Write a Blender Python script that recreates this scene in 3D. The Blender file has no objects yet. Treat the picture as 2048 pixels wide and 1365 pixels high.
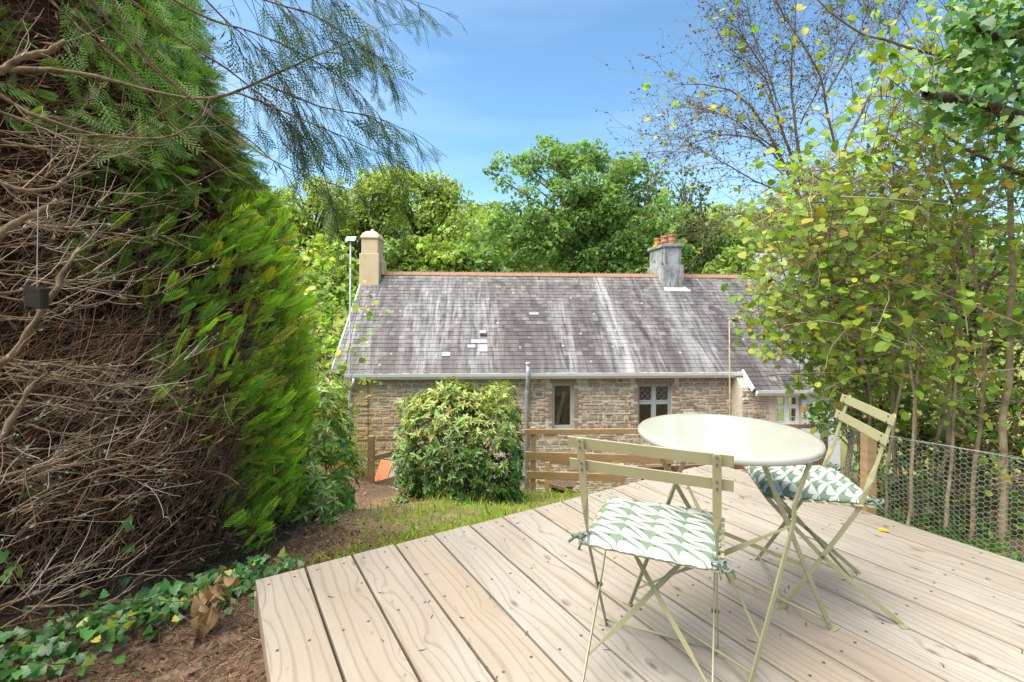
import bpy, math, random
import numpy as np
from mathutils import Matrix, Vector
rng = np.random.default_rng(7)
random.seed(7)
R = math.radians
sc = bpy.context.scene
COL = sc.collection

# ------------------------------------------------------------------ camera, world, sun, exposure
F_PX, CX, HY, ROLL, EYE = 985.0, 1024.0, 604.0, R(0.3), 1.22
cd = bpy.data.cameras.new('camera'); cam = bpy.data.objects.new('camera', cd); COL.objects.link(cam)
cam.location = (0, 0, EYE)
cam.rotation_euler = (R(90), 0, 0)
cam.matrix_world = Matrix.Translation((0, 0, EYE)) @ Matrix.Rotation(R(90), 4, 'X') @ Matrix.Rotation(ROLL, 4, 'Z')
cd.sensor_width = 36; cd.lens = 36 * F_PX / 2048
cd.shift_y = -(682.5 - HY) / 2048
cd.clip_start = 0.05; cd.clip_end = 1000
sc.camera = cam

SUN_EL, SUN_AZ = R(64), R(-112)         # azimuth from +Y (ahead), negative = to the left
w = bpy.data.worlds.new('World'); sc.world = w; w.use_nodes = True
nt = w.node_tree; nt.nodes.clear()
wo = nt.nodes.new('ShaderNodeOutputWorld'); bg = nt.nodes.new('ShaderNodeBackground')
sky = nt.nodes.new('ShaderNodeTexSky'); sky.sky_type = 'NISHITA'; sky.sun_disc = False
sky.sun_elevation = SUN_EL; sky.sun_rotation = SUN_AZ
sky.air_density = 1.0; sky.dust_density = 0.6; sky.ozone_density = 1.0
bg.inputs[1].default_value = 0.088
tc = nt.nodes.new('ShaderNodeTexCoord'); mp = nt.nodes.new('ShaderNodeMapping')
mp.inputs['Scale'].default_value = (0.8, 1.0, 4.5)
nz = nt.nodes.new('ShaderNodeTexNoise'); nz.inputs['Scale'].default_value = 1.3; nz.inputs['Detail'].default_value = 3; nz.inputs['Roughness'].default_value = 0.55
cr = nt.nodes.new('ShaderNodeValToRGB'); cr.color_ramp.elements[0].position = 0.44; cr.color_ramp.elements[1].position = 0.85
mx = nt.nodes.new('ShaderNodeMix'); mx.data_type = 'RGBA'
mx.inputs[7].default_value = (6.0, 7.0, 8.4, 1)
fm = nt.nodes.new('ShaderNodeMath'); fm.operation = 'MULTIPLY_ADD'; fm.inputs[1].default_value = 0.32; fm.inputs[2].default_value = 0.0
L = nt.links.new
L(tc.outputs['Generated'], mp.inputs[0]); L(mp.outputs[0], nz.inputs['Vector']); L(nz.outputs['Fac'], cr.inputs[0]); L(cr.outputs[0], fm.inputs[0])
L(fm.outputs[0], mx.inputs[0]); tn = nt.nodes.new('ShaderNodeMix'); tn.data_type = 'RGBA'; tn.blend_type = 'MULTIPLY'; tn.inputs[0].default_value = 1.0; tn.inputs[7].default_value = (0.80, 1.06, 1.10, 1); L(sky.outputs[0], tn.inputs[6]); L(tn.outputs[2], mx.inputs[6]); L(mx.outputs[2], bg.inputs[0]); L(bg.outputs[0], wo.inputs[0])
sd = bpy.data.lights.new('sun', 'SUN'); sd.energy = 4.6; sd.angle = R(70); sd.color = (1, 0.95, 0.86)
sun = bpy.data.objects.new('sun', sd); COL.objects.link(sun)
dvec = Vector((math.sin(SUN_AZ) * math.cos(SUN_EL), math.cos(SUN_AZ) * math.cos(SUN_EL), math.sin(SUN_EL)))
sun.rotation_euler = dvec.to_track_quat('Z', 'Y').to_euler(); sun.location = (0, 0, 30)
vs = sc.view_settings; vs.view_transform = 'Standard'; vs.look = 'None'; vs.exposure = 1.4; vs.gamma = 1
vs.use_curve_mapping = False
sc.cycles.max_bounces = 8; sc.cycles.transparent_max_bounces = 12; sc.cycles.diffuse_bounces = 4

# ------------------------------------------------------------------ measuring helpers (photo pixel + depth -> world metres)
def ray(x, y):
    dx, dy = x - CX, y - HY; c, s = math.cos(ROLL), math.sin(ROLL)
    return (dx * c + dy * s) / F_PX, (-dx * s + dy * c) / F_PX
def at(x, y, Y):
    a, b = ray(x, y); return np.array([a * Y, Y, EYE - b * Y])
def path_at(pts):
    return np.array([at(*p) for p in pts])

# ------------------------------------------------------------------ object helpers
def props(o, label=None, cat=None, group=None, kind=None):
    if label: o['label'] = label
    if cat: o['category'] = cat
    if group: o['group'] = group
    if kind: o['kind'] = kind
    return o
def thing(name, label, cat, loc=(0, 0, 0), rz=0.0, group=None, kind=None):
    o = bpy.data.objects.new(name, None); COL.objects.link(o); o.empty_display_size = 0.1
    o.location = loc; o.rotation_euler = (0, 0, rz)
    return props(o, label, cat, group, kind)
def link(name, me, parent=None, world=False, kind=None, label=None):
    o = bpy.data.objects.new(name, me); COL.objects.link(o)
    if parent is not None:
        o.parent = parent
        if world: o.matrix_parent_inverse = Matrix.Translation(-Vector(parent.location))
    if kind: o['kind'] = kind
    if label: o['label'] = label
    return o
def npmesh(name, v, faces, mat=None, col=None, smooth=False):
    """faces: list of (M,k) int arrays"""
    me = bpy.data.meshes.new(name)
    v = np.asarray(v, dtype=np.float32).reshape(-1, 3)
    if not isinstance(faces, list): faces = [faces]
    faces = [np.asarray(f, dtype=np.int32) for f in faces if len(f)]
    me.vertices.add(len(v)); me.vertices.foreach_set('co', v.ravel())
    loops = np.concatenate([f.ravel() for f in faces]); tot = np.concatenate([np.full(len(f), f.shape[1], np.int32) for f in faces])
    st = np.concatenate([[0], np.cumsum(tot)[:-1]]).astype(np.int32)
    me.loops.add(len(loops)); me.loops.foreach_set('vertex_index', loops)
    me.polygons.add(len(tot)); me.polygons.foreach_set('loop_start', st); me.polygons.foreach_set('loop_total', tot)
    if smooth: me.polygons.foreach_set('use_smooth', np.ones(len(tot), bool))
    if col is not None:
        a = me.attributes.new('col', 'FLOAT_COLOR', 'POINT')
        c = np.ones((len(v), 4), np.float32); c[:, :3] = col; a.data.foreach_set('color', c.ravel())
    me.update(calc_edges=True); me.validate()
    if mat: me.materials.append(mat)
    return me
class MB:
    """collects simple solids; build() -> mesh"""
    def __init__(s): s.v = []; s.f = []
    def add(s, v, f):
        b = len(s.v); s.v += [tuple(map(float, p)) for p in v]; s.f += [tuple(i + b for i in q) for q in f]; return s
    BOXF = [(0, 3, 2, 1), (4, 5, 6, 7), (0, 1, 5, 4), (1, 2, 6, 5), (2, 3, 7, 6), (3, 0, 4, 7)]
    def box(s, x0, x1, y0, y1, z0, z1):
        return s.add([(x0, y0, z0), (x1, y0, z0), (x1, y1, z0), (x0, y1, z0), (x0, y0, z1), (x1, y0, z1), (x1, y1, z1), (x0, y1, z1)], MB.BOXF)
    def bar(s, p, q, wd, th, wdir=(0, 0, 1)):
        """flat bar from p to q; wd measured along wdir (made perpendicular), th across"""
        p, q = np.array(p, float), np.array(q, float); t = (q - p) / np.linalg.norm(q - p)
        a = np.array(wdir, float); a -= t * a.dot(t); a /= np.linalg.norm(a); b = np.cross(t, a)
        c = [p - a * wd / 2 - b * th / 2, p + a * wd / 2 - b * th / 2, p + a * wd / 2 + b * th / 2, p - a * wd / 2 + b * th / 2]
        return s.add(c + [x + (q - p) for x in c], MB.BOXF)
    def strip(s, pts, wds, th, wdirs):
        """a flat strip through pts with a width direction per point (so it can twist)"""
        pts = np.array(pts, float); n = len(pts); v = []
        for i in range(n):
            t = pts[min(i + 1, n - 1)] - pts[max(i - 1, 0)]; t /= np.linalg.norm(t)
            a = np.array(wdirs[i], float); a -= t * a.dot(t); a /= np.linalg.norm(a); b = np.cross(t, a); h, k = wds[i] / 2, th / 2
            v += [pts[i] - a * h - b * k, pts[i] + a * h - b * k, pts[i] + a * h + b * k, pts[i] - a * h + b * k]
        f = [(3, 2, 1, 0), tuple(4 * (n - 1) + j for j in range(4))]
        for i in range(n - 1):
            for j in range(4): f.append((4 * i + j, 4 * i + (j + 1) % 4, 4 * i + 4 + (j + 1) % 4, 4 * i + 4 + j))
        return s.add(v, f)
    def tube(s, pts, r, n=8, cap=True):
        pts = np.array(pts, float); m = len(pts); rr = np.full(m, r) if np.isscalar(r) else np.array(r)
        v, f = tubeset(pts[None], rr[None], n); fs = [tuple(q) for q in f]
        if cap: fs += [tuple(range(n))[::-1], tuple((m - 1) * n + j for j in range(n))]
        return s.add(v, fs)
    def lathe(s, prof, c=(0, 0, 0), n=16):
        v = []; m = len(prof)
        for r, z in prof:
            for k in range(n): v.append((c[0] + r * math.cos(2 * math.pi * k / n), c[1] + r * math.sin(2 * math.pi * k / n), c[2] + z))
        f = [(i * n + k, i * n + (k + 1) % n, (i + 1) * n + (k + 1) % n, (i + 1) * n + k) for i in range(m - 1) for k in range(n)]
        f += [tuple(range(n))[::-1], tuple((m - 1) * n + k for k in range(n))]
        return s.add(v, f)
    def build(s, name, mat, smooth=False):
        me = bpy.data.meshes.new(name); me.from_pydata(s.v, [], s.f); me.update()
        if smooth: me.polygons.foreach_set('use_smooth', np.ones(len(me.polygons), bool))
        if mat: me.materials.append(mat)
        return me
    def obj(s, name, mat, parent=None, world=False, smooth=False, kind=None, label=None, bevel=0.0):
        o = link(name, s.build(name, mat, smooth), parent, world, kind, label)
        if bevel:
            m = o.modifiers.new('bevel', 'BEVEL'); m.width = bevel; m.segments = 2; m.limit_method = 'ANGLE'; m.angle_limit = R(40)
        return o
def tubeset(P, Rr, sides=3):
    """P (K,n,3), Rr (K,n) -> verts, quads"""
    P = np.asarray(P, float); K, n, _ = P.shape
    T = np.empty_like(P); T[:, 1:-1] = P[:, 2:] - P[:, :-2]; T[:, 0] = P[:, 1] - P[:, 0]; T[:, -1] = P[:, -1] - P[:, -2]
    T /= np.linalg.norm(T, axis=2, keepdims=True) + 1e-9
    main = P[:, -1] - P[:, 0]; ref = np.where((np.abs(main[:, 2]) > 0.8 * np.linalg.norm(main, axis=1))[:, None], np.array([[0.97, .2, .1]]), np.array([[.1, .1, 1.0]]))[:, None, :]
    A = np.cross(T, np.broadcast_to(ref, T.shape)); A /= np.linalg.norm(A, axis=2, keepdims=True) + 1e-9
    B = np.cross(T, A)
    ang = np.arange(sides) * 2 * np.pi / sides
    V = P[:, :, None, :] + Rr[:, :, None, None] * (A[:, :, None, :] * np.cos(ang)[None, None, :, None] + B[:, :, None, :] * np.sin(ang)[None, None, :, None])
    idx = np.arange(K * n * sides).reshape(K, n, sides)
    nx = np.roll(idx, -1, axis=2)
    Q = np.stack([idx[:, :-1], nx[:, :-1], nx[:, 1:], idx[:, 1:]], axis=-1).reshape(-1, 4)
    return V.reshape(-1, 3), Q
def norm(a): return a / (np.linalg.norm(a, axis=-1, keepdims=True) + 1e-9)
def leaf_template(st, fold=0.12, droop=0.1):
    """st: list of (t, halfwidth) inner stations; returns verts (t, across, up) and tris"""
    n = len(st); mid = [(0, 0, 0)] + [(t, 0, -droop * t * t) for t, _ in st] + [(1, 0, -droop)]
    lf = [(t, h, fold * h - droop * t * t) for t, h in st]; rt = [(t, -h, fold * h - droop * t * t) for t, h in st]
    v = mid + lf + rt; a = n + 2; b = a + n; f = []
    f += [(0, 1, a), (0, b, 1)]
    for i in range(n - 1):
        f += [(1 + i, 2 + i, a + i + 1), (1 + i, a + i + 1, a + i), (1 + i, b + i, b + i + 1), (1 + i, b + i + 1, 2 + i)]
    f += [(n, n + 1, a + n - 1), (n, b + n - 1, n + 1)]
    return np.array(v, float), np.array(f)
QUAD = (np.array([(0, 0, 0), (.5, .5, .08), (1, 0, -.05), (.5, -.5, .08)]), np.array([(0, 1, 2), (0, 2, 3)]))
LANCE = leaf_template([(.45, .5)], .25, .2)
ROUND = leaf_template([(.12, .36), (.38, .5), (.68, .42), (.88, .2)], .18, .18)
IVY = leaf_template([(.02, .34), (.18, .52), (.32, .3), (.5, .36), (.62, .24), (.8, .12)], .12, .12)
def leafset(pos, d, nrm, Ln, Wd, tpl=QUAD):
    pos = np.asarray(pos, float); N = len(pos); d = norm(np.asarray(d, float)); s = norm(np.cross(nrm, d)); u = np.cross(d, s)
    tv, tf = tpl; Ln = np.broadcast_to(Ln, (N,)); Wd = np.broadcast_to(Wd, (N,))
    V = pos[:, None] + tv[None, :, 0:1] * Ln[:, None, None] * d[:, None] + tv[None, :, 1:2] * Wd[:, None, None] * s[:, None] + tv[None, :, 2:3] * Ln[:, None, None] * u[:, None]
    Fc = tf[None] + (np.arange(N) * len(tv))[:, None, None]
    return V.reshape(-1, 3), Fc.reshape(-1, tf.shape[1])
def rep(c, k): return np.repeat(np.asarray(c, np.float32), k, axis=0)
def merge(parts):
    vs_, fs_, cs_, b = [], [], [], 0
    for v, f, c in parts:
        vs_.append(v); fs_.append(f + b); b += len(v); cs_.append(np.broadcast_to(np.asarray(c, np.float32), (len(v), 3)))
    quads = [f for f in fs_ if f.shape[1] == 4]; tris = [f for f in fs_ if f.shape[1] == 3]
    F = []
    if quads: F.append(np.concatenate(quads))
    if tris: F.append(np.concatenate(tris))
    return np.concatenate(vs_), F, np.concatenate(cs_)
def jitter_col(base, n, amp=.25, alt=None, p_alt=0.0, hue=.08):
    c = np.array(base)[None] * (1 + amp * rng.normal(size=(n, 1))) * (1 + hue * rng.normal(size=(n, 3)))
    if alt is not None:
        alt = np.array(alt).reshape(-1, 3); k = rng.random(n) < p_alt
        c[k] = alt[rng.integers(0, len(alt), k.sum())] * (1 + .2 * rng.normal(size=(k.sum(), 1)))
    return np.clip(c, .004, .9)
def rand_dir(n): return norm(rng.normal(size=(n, 3)))

# ------------------------------------------------------------------ materials
def new_mat(name):
    m = bpy.data.materials.new(name); m.use_nodes = True; n = m.node_tree.nodes; n.clear()
    out = n.new('ShaderNodeOutputMaterial'); return m, m.node_tree, out
class NT:
    def __init__(s, nt): s.t = nt
    def n(s, typ, **kw):
        x = s.t.nodes.new('ShaderNode' + typ)
        for k, v in kw.items():
            if k.startswith('i_'): x.inputs[int(k[2:]) if k[2:].isdigit() else k[2:].replace('_', ' ')].default_value = v
            else: setattr(x, k, v)
        return x
    def l(s, a, b): s.t.links.new(a, b)
    def math(s, op, a, b=None, c=None, clamp=False):
        x = s.t.nodes.new('ShaderNodeMath'); x.operation = op; x.use_clamp = clamp
        for i, q in enumerate((a, b, c)):
            if q is None: continue
            if isinstance(q, (int, float)): x.inputs[i].default_value = q
            else: s.l(q, x.inputs[i])
        return x.outputs[0]
    def noise(s, vec, scale, detail=4, rough=.55, dist=0):
        x = s.n('TexNoise'); x.inputs['Scale'].default_value = scale; x.inputs['Detail'].default_value = detail; x.inputs['Roughness'].default_value = rough; x.inputs['Distortion'].default_value = dist
        if vec is not None: s.l(vec, x.inputs['Vector'])
        return x.outputs['Fac']
    def ramp(s, fac, stops, interp='LINEAR'):
        x = s.n('ValToRGB'); e = x.color_ramp.elements; x.color_ramp.interpolation = interp
        while len(e) > 1: e.remove(e[-1])
        for i, (p, c) in enumerate(stops):
            q = e[0] if i == 0 else e.new(p)
            q.position = p; q.color = (c[0], c[1], c[2], 1) if not isinstance(c, (int, float)) else (c, c, c, 1)
        s.l(fac, x.inputs[0]); return x.outputs[0]
    def mix(s, fac, a, b, mode='MIX'):
        x = s.n('Mix', data_type='RGBA', blend_type=mode)
        for i, q in ((0, fac), (6, a), (7, b)):
            if isinstance(q, (int, float)): x.inputs[i].default_value = q
            elif isinstance(q, tuple): x.inputs[i].default_value = (*q, 1)
            else: s.l(q, x.inputs[i])
        return x.outputs[2]
    def mapping(s, vec, scale=(1, 1, 1), rot=(0, 0, 0), loc=(0, 0, 0)):
        x = s.n('Mapping'); x.inputs['Scale'].default_value = scale; x.inputs['Rotation'].default_value = rot; x.inputs['Location'].default_value = loc
        s.l(vec, x.inputs[0]); return x.outputs[0]
    def bump(s, h, strength=.4, dist=.01):
        x = s.n('Bump'); x.inputs['Strength'].default_value = strength; x.inputs['Distance'].default_value = dist; s.l(h, x.inputs['Height']); return x.outputs[0]
    def bsdf(s, col, rough=.6, spec=.4, bump=None, metal=0):
        x = s.n('BsdfPrincipled')
        for k, q in (('Base Color', col), ('Roughness', rough), ('Specular IOR Level', spec), ('Metallic', metal)):
            if isinstance(q, (int, float)): x.inputs[k].default_value = q
            elif isinstance(q, tuple): x.inputs[k].default_value = (*q, 1)
            else: s.l(q, x.inputs[k])
        if bump is not None: s.l(bump, x.inputs['Normal'])
        return x.outputs[0]
def simple(name, a, b, scale=6, rough=.6, spec=.4, bump=.25, bscale=40, dist=.004, coord='Object', stretch=(1, 1, 1), detail=5):
    m, t, o = new_mat(name); k = NT(t); v = k.n('TexCoord').outputs[coord]; v = k.mapping(v, stretch)
    c = k.ramp(k.noise(v, scale, detail), [(.3, a), (.7, b)])
    t.links.new(k.bsdf(c, rough, spec, k.bump(k.noise(v, bscale, 4), bump, dist)), o.inputs[0]); return m
def leaf_mat(name, cols=None, trans=.46, rough=.45, spec=.35, tmul=(1.25, 1.35, .5)):
    """cols None: colour from the mesh attribute; else a ramp driven by the object's random value"""
    m, t, o = new_mat(name); k = NT(t)
    if cols is None: c = k.mix(1.0, k.n('Attribute', attribute_name='col').outputs['Color'], (1.45, 1.4, 1.3), 'MULTIPLY')
    else:
        r = k.n('ObjectInfo').outputs['Random']; c = k.ramp(r, cols)
        nz_ = k.noise(k.n('TexCoord').outputs['Object'], 5, 3); c = k.mix(k.math('MULTIPLY', nz_, .45), c, (.05, .07, .012))
    b = k.bsdf(c, rough, spec); tr = k.n('BsdfTranslucent'); k.l(k.mix(1.0, c, tmul, 'MULTIPLY'), tr.inputs[0])
    mxs = k.n('MixShader'); mxs.inputs[0].default_value = trans; k.l(b, mxs.inputs[1]); k.l(tr.outputs[0], mxs.inputs[2]); t.links.new(mxs.outputs[0], o.inputs[0]); return m
def col_mat(name, rough=.85, spec=.2):
    m, t, o = new_mat(name); k = NT(t); c = k.n('Attribute', attribute_name='col').outputs['Color']
    nn = k.noise(k.n('NewGeometry').outputs['Position'], 60, 3)
    c = k.mix(k.math('MULTIPLY', nn, .5), c, (.05, .035, .02))
    t.links.new(k.bsdf(c, rough, spec), o.inputs[0]); return m

M_leaf = leaf_mat('foliage'); M_leafglossy = leaf_mat('glossy_foliage', trans=.22, rough=.32, spec=.5)
M_twig = col_mat('twig_bark')
M_hazel = leaf_mat('hazel_leaf', [(0, (.10, .20, .022)), (.4, (.16, .27, .026)), (.7, (.24, .34, .03)), (.88, (.33, .38, .035)), (.98, (.45, .38, .035)), (1, (.34, .22, .03))], trans=.45)
M_ivyleaf = leaf_mat('ivy_leaf', [(0, (.03, .09, .02)), (.6, (.06, .16, .03)), (.93, (.11, .22, .04)), (1, (.4, .3, .04))], trans=.2, rough=.35, spec=.5)
M_bushleaf = leaf_mat('shrub_leaf', [(0, (.04, .10, .014)), (.5, (.075, .17, .02)), (.85, (.13, .24, .03)), (.95, (.20, .25, .04)), (1, (.26, .13, .045))], trans=.25, rough=.33, spec=.5)
M_deadleaf = leaf_mat('dead_leaf', [(0, (.50, .28, .12)), (.6, (.62, .40, .20)), (1, (.38, .18, .07))], trans=.3, rough=.7, spec=.2, tmul=(1.2, 1.0, .7))
def bark(name, a, b, sx=18):
    m, t, o = new_mat(name); k = NT(t); p = k.n('NewGeometry').outputs['Position']
    n1 = k.noise(p, sx, 6, .65); n2 = k.noise(p, sx * 3, 4)
    c = k.ramp(n1, [(.3, a), (.55, b), (.72, tuple(min(1, x * 1.35) for x in b))])
    c = k.mix(k.ramp(n2, [(.6, 0.0), (.7, .55)]), c, (.34, .38, .29))
    t.links.new(k.bsdf(c, .9, .15, k.bump(n1, .7, .01)), o.inputs[0]); return m
M_bark = bark('tree_bark', (.06, .045, .03), (.17, .13, .085)); M_lichenbark = bark('lichen_bark', (.055, .036, .02), (.17, .115, .065), 26)
M_darkbark = bark('dark_bark', (.018, .014, .01), (.06, .045, .03))
M_stem = bark('hazel_stem_bark', (.17, .12, .065), (.36, .27, .155), 14)

def deck_mat():
    m, t, o = new_mat('deck_timber'); k = NT(t)
    oc = k.n('TexCoord').outputs['Object']; rnd = k.n('ObjectInfo').outputs['Random']
    off = k.n('CombineXYZ'); k.l(k.math('MULTIPLY', rnd, 37.0), off.inputs[0]); k.l(k.math('MULTIPLY', rnd, 91.0), off.inputs[1])
    add = k.n('VectorMath', operation='ADD'); k.l(oc, add.inputs[0]); k.l(off.outputs[0], add.inputs[1]); p = add.outputs[0]
    vo = k.n('TexVoronoi', voronoi_dimensions='2D'); vo.inputs['Scale'].default_value = 1.0; k.l(k.mapping(p, (5.2, 2.3, 1)), vo.inputs['Vector'])
    d = vo.outputs['Distance']
    sep = k.n('SeparateXYZ'); k.l(p, sep.inputs[0])
    big = k.noise(k.mapping(p, (5, .55, 1)), 1.0, 2, .5)
    kn = k.math('POWER', 2.718, k.math('MULTIPLY', d, -7.0))
    ph = k.math('ADD', k.math('MULTIPLY', sep.outputs[0], 150.0), k.math('ADD', k.math('MULTIPLY', big, 30.0), k.math('MULTIPLY', kn, 10.0)))
    ring = k.math('SINE', ph)
    fine = k.noise(k.mapping(p, (150, 4, 1)), 1.0, 3)
    blot = k.noise(k.mapping(p, (5, 1.4, 1)), 1.0, 4)
    c = k.ramp(blot, [(.25, (.225, .198, .168)), (.5, (.295, .268, .235)), (.75, (.35, .325, .292))])
    c = k.mix(k.ramp(k.math('FRACT', k.math('MULTIPLY', rnd, 7.3)), [(0, 0.0), (.5, .05), (1, .55)]), c, (.33, .255, .175))
    c = k.mix(1.0, c, (1.10, 1.06, .99), 'MULTIPLY')
    c = k.mix(k.math('MULTIPLY', k.math('MULTIPLY', rnd, .5), k.ramp(k.noise(p, 1.1, 2), [(.35, .0), (.65, 1.0)])), c, (.30, .20, .115))
    c = k.mix(k.ramp(ring, [(.55, 0.0), (.97, .5)]), c, (.19, .135, .09))
    c = k.mix(k.math('MULTIPLY', fine, .45), c, (.21, .175, .135))
    c = k.mix(k.math('MULTIPLY', k.ramp(d, [(.022, .8), (.05, .3), (.09, 0.0)]), k.ramp(k.noise(k.mapping(p, (3, .8, 1)), 1.0, 2), [(.48, 0.0), (.54, 1.0)])), c, (.10, .068, .045))
    dirt = k.noise(k.mapping(p, (30, 14, 1), loc=(3, 1, 0)), 1.0, 5, .6); c = k.mix(k.ramp(dirt, [(.63, 0.0), (.74, .7)]), c, (.10, .08, .06))
    gm = k.noise(k.mapping(oc, (2.2, 1.0, 1), loc=(2, 0, 0)), 1.0, 6, .65); c = k.mix(k.ramp(gm, [(.53, 0.0), (.72, .55)]), c, (.15, .125, .10))
    h = k.math('ADD', k.math('MULTIPLY', ring, .25), fine)
    t.links.new(k.bsdf(c, .72, .3, k.bump(h, .3, .002)), o.inputs[0]); return m
M_deck = deck_mat()
def timber(name, a, b, g=(.2, .12, .06)):
    m, t, o = new_mat(name); k = NT(t); v = k.n('TexCoord').outputs['Object']
    n1 = k.noise(k.mapping(v, (3, 3, 30)), 1.5, 5); n2 = k.noise(v, 2.5, 3)
    c = k.mix(k.ramp(n1, [(.45, 0.0), (.7, .45)]), k.ramp(n2, [(.3, a), (.7, b)]), g)
    t.links.new(k.bsdf(c, .75, .25, k.bump(n1, .3, .003)), o.inputs[0]); return m
M_fence = timber('fence_timber', (0.302, 0.180, 0.083), (0.374, 0.245, 0.122)); M_fencedark = timber('brown_fence_timber', (.16, .085, .045), (.22, .125, .07), (.08, .045, .03)); M_joist = timber('joist_timber', (.26, .19, .12), (.34, .26, .17))
M_paint = simple('green_cream_paint', (.26, .235, .12), (.295, .27, .145), 9, .38, .5, .06, 60, .001)
M_tabletop = simple('paint_with_sky_sheen', (.335, .325, .265), (.36, .35, .285), 5, .10, .6, .05, 30, .001)  # same furniture paint, paler because sky reflection is put into its colour
M_screw = simple('screw_head', (.05, .045, .04), (.09, .08, .07), 30, .5, .5)
M_wire = simple('galvanised_wire', (.30, .28, .24), (.42, .40, .35), 30, .45, .5); M_wire.node_tree.nodes
M_pvc = simple('white_pvc', (0.668, 0.679, 0.648), (0.769, 0.780, 0.749), 5, .35, .45, .08, 20); M_greypipe = simple('grey_pipe', (0.285, 0.298, 0.310), (0.360, 0.372, 0.384), 6, .4, .4)
M_frame = simple('sage_frame', (0.300, 0.345, 0.315), (0.352, 0.398, 0.360), 6, .45, .4); M_black = simple('black_plastic', (.003, .004, .0035), (.006, .008, .007), 10, .35, .45)
M_whitewall = simple('white_render', (0.555, 0.562, 0.562), (0.615, 0.622, 0.622), 3, .8, .2); M_cream = simple('cream_render', (0.526, 0.386, 0.230), (0.605, 0.465, 0.291), 2.5, .85, .2, .4, 30, .01)
M_terra = simple('terracotta', (0.336, 0.128, 0.056), (0.416, 0.184, 0.088), 8, .8, .2, .4, 40); M_orange = simple('orange_board', (0.576, 0.128, 0.044), (0.640, 0.160, 0.060), 3, .6, .3)
M_mortar = simple('lime_mortar', (0.453, 0.378, 0.285), (0.604, 0.516, 0.403), 9, .95, .1, .6, 50, .01); M_dark = simple('dark_interior', (.02, .016, .012), (.035, .028, .02), 3, .9, .1)
M_cement = simple('pale_cement', (0.325, 0.325, 0.273), (0.403, 0.403, 0.338), 10, .9, .1, .4, 40); M_lead = simple('lead_patch', (0.216, 0.216, 0.225), (0.279, 0.279, 0.283), 12, .6, .3)
M_gravel = simple('pale_gravel', (.40, .38, .36), (.6, .58, .55), 60, .9, .1, .8, 60, .02)
M_solar = simple('lamp_panel', (.75, .77, .78), (.85, .86, .87), 5, .25, .5); M_tie = simple('green_tape', (.07, .11, .075), (.22, .25, .2), 60, .8, .2)
def concrete():
    m, t, o = new_mat('weathered_cement'); k = NT(t); v = k.n('TexCoord').outputs['Object']
    a = k.noise(v, 2.2, 6, .6); b = k.noise(k.mapping(v, (9, 9, 1.2)), 1, 4)
    c = k.ramp(a, [(.3, (.17, .17, .165)), (.5, (.30, .30, .285)), (.7, (.44, .435, .41))]); c = k.mix(k.ramp(b, [(.5, 0.0), (.62, .6)]), c, (.09, .09, .085))
    t.links.new(k.bsdf(c, .9, .15, k.bump(a, .5, .01)), o.inputs[0]); return m
M_concrete = concrete()
def island_mat(name, stops, nscale=14, rough=.85, dirt=(.1, .08, .06), extra=None):
    m, t, o = new_mat(name); k = NT(t); r = k.n('NewGeometry').outputs['Random Per Island']; p = k.n('NewGeometry').outputs['Position']
    c = k.ramp(r, stops); nn = k.noise(p, nscale, 5, .6); c = k.mix(k.ramp(nn, [(.45, 0.0), (.72, .55)]), c, dirt)
    if extra: c = extra(k, c, p)
    t.links.new(k.bsdf(c, rough, .2, k.bump(k.noise(p, nscale * 3, 4), .5, .01)), o.inputs[0]); return m
def lichen_left(k, c, p):
    s = k.n('SeparateXYZ'); k.l(p, s.inputs[0])
    f = k.math('MULTIPLY', k.ramp(k.noise(p, 1.6, 3), [(.34, 0.0), (.52, 1.0)]), k.math('SUBTRACT', -.35, k.math('MULTIPLY', k.math('ADD', s.outputs[0], 2.4), .8), None, True))
    return k.mix(k.math('MULTIPLY', f, .85), c, (.56, .37, .12))
M_stone = island_mat('rubble_stone', [(0, (0.232, 0.185, 0.137)), (.16, (0.465, 0.383, 0.273)), (.34, (0.342, 0.273, 0.198)), (.5, (0.573, 0.485, 0.362)), (.62, (0.205, 0.164, 0.123)), (.74, (0.451, 0.260, 0.157)), (.84, (0.520, 0.423, 0.260)), (.93, (0.300, 0.232, 0.178)), (1, (0.656, 0.601, 0.478))], extra=lichen_left)
M_brick = island_mat('old_brick', [(0, (.30, .17, .12)), (.4, (.34, .20, .145)), (.7, (.31, .235, .17)), (1, (.40, .31, .22))])
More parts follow.
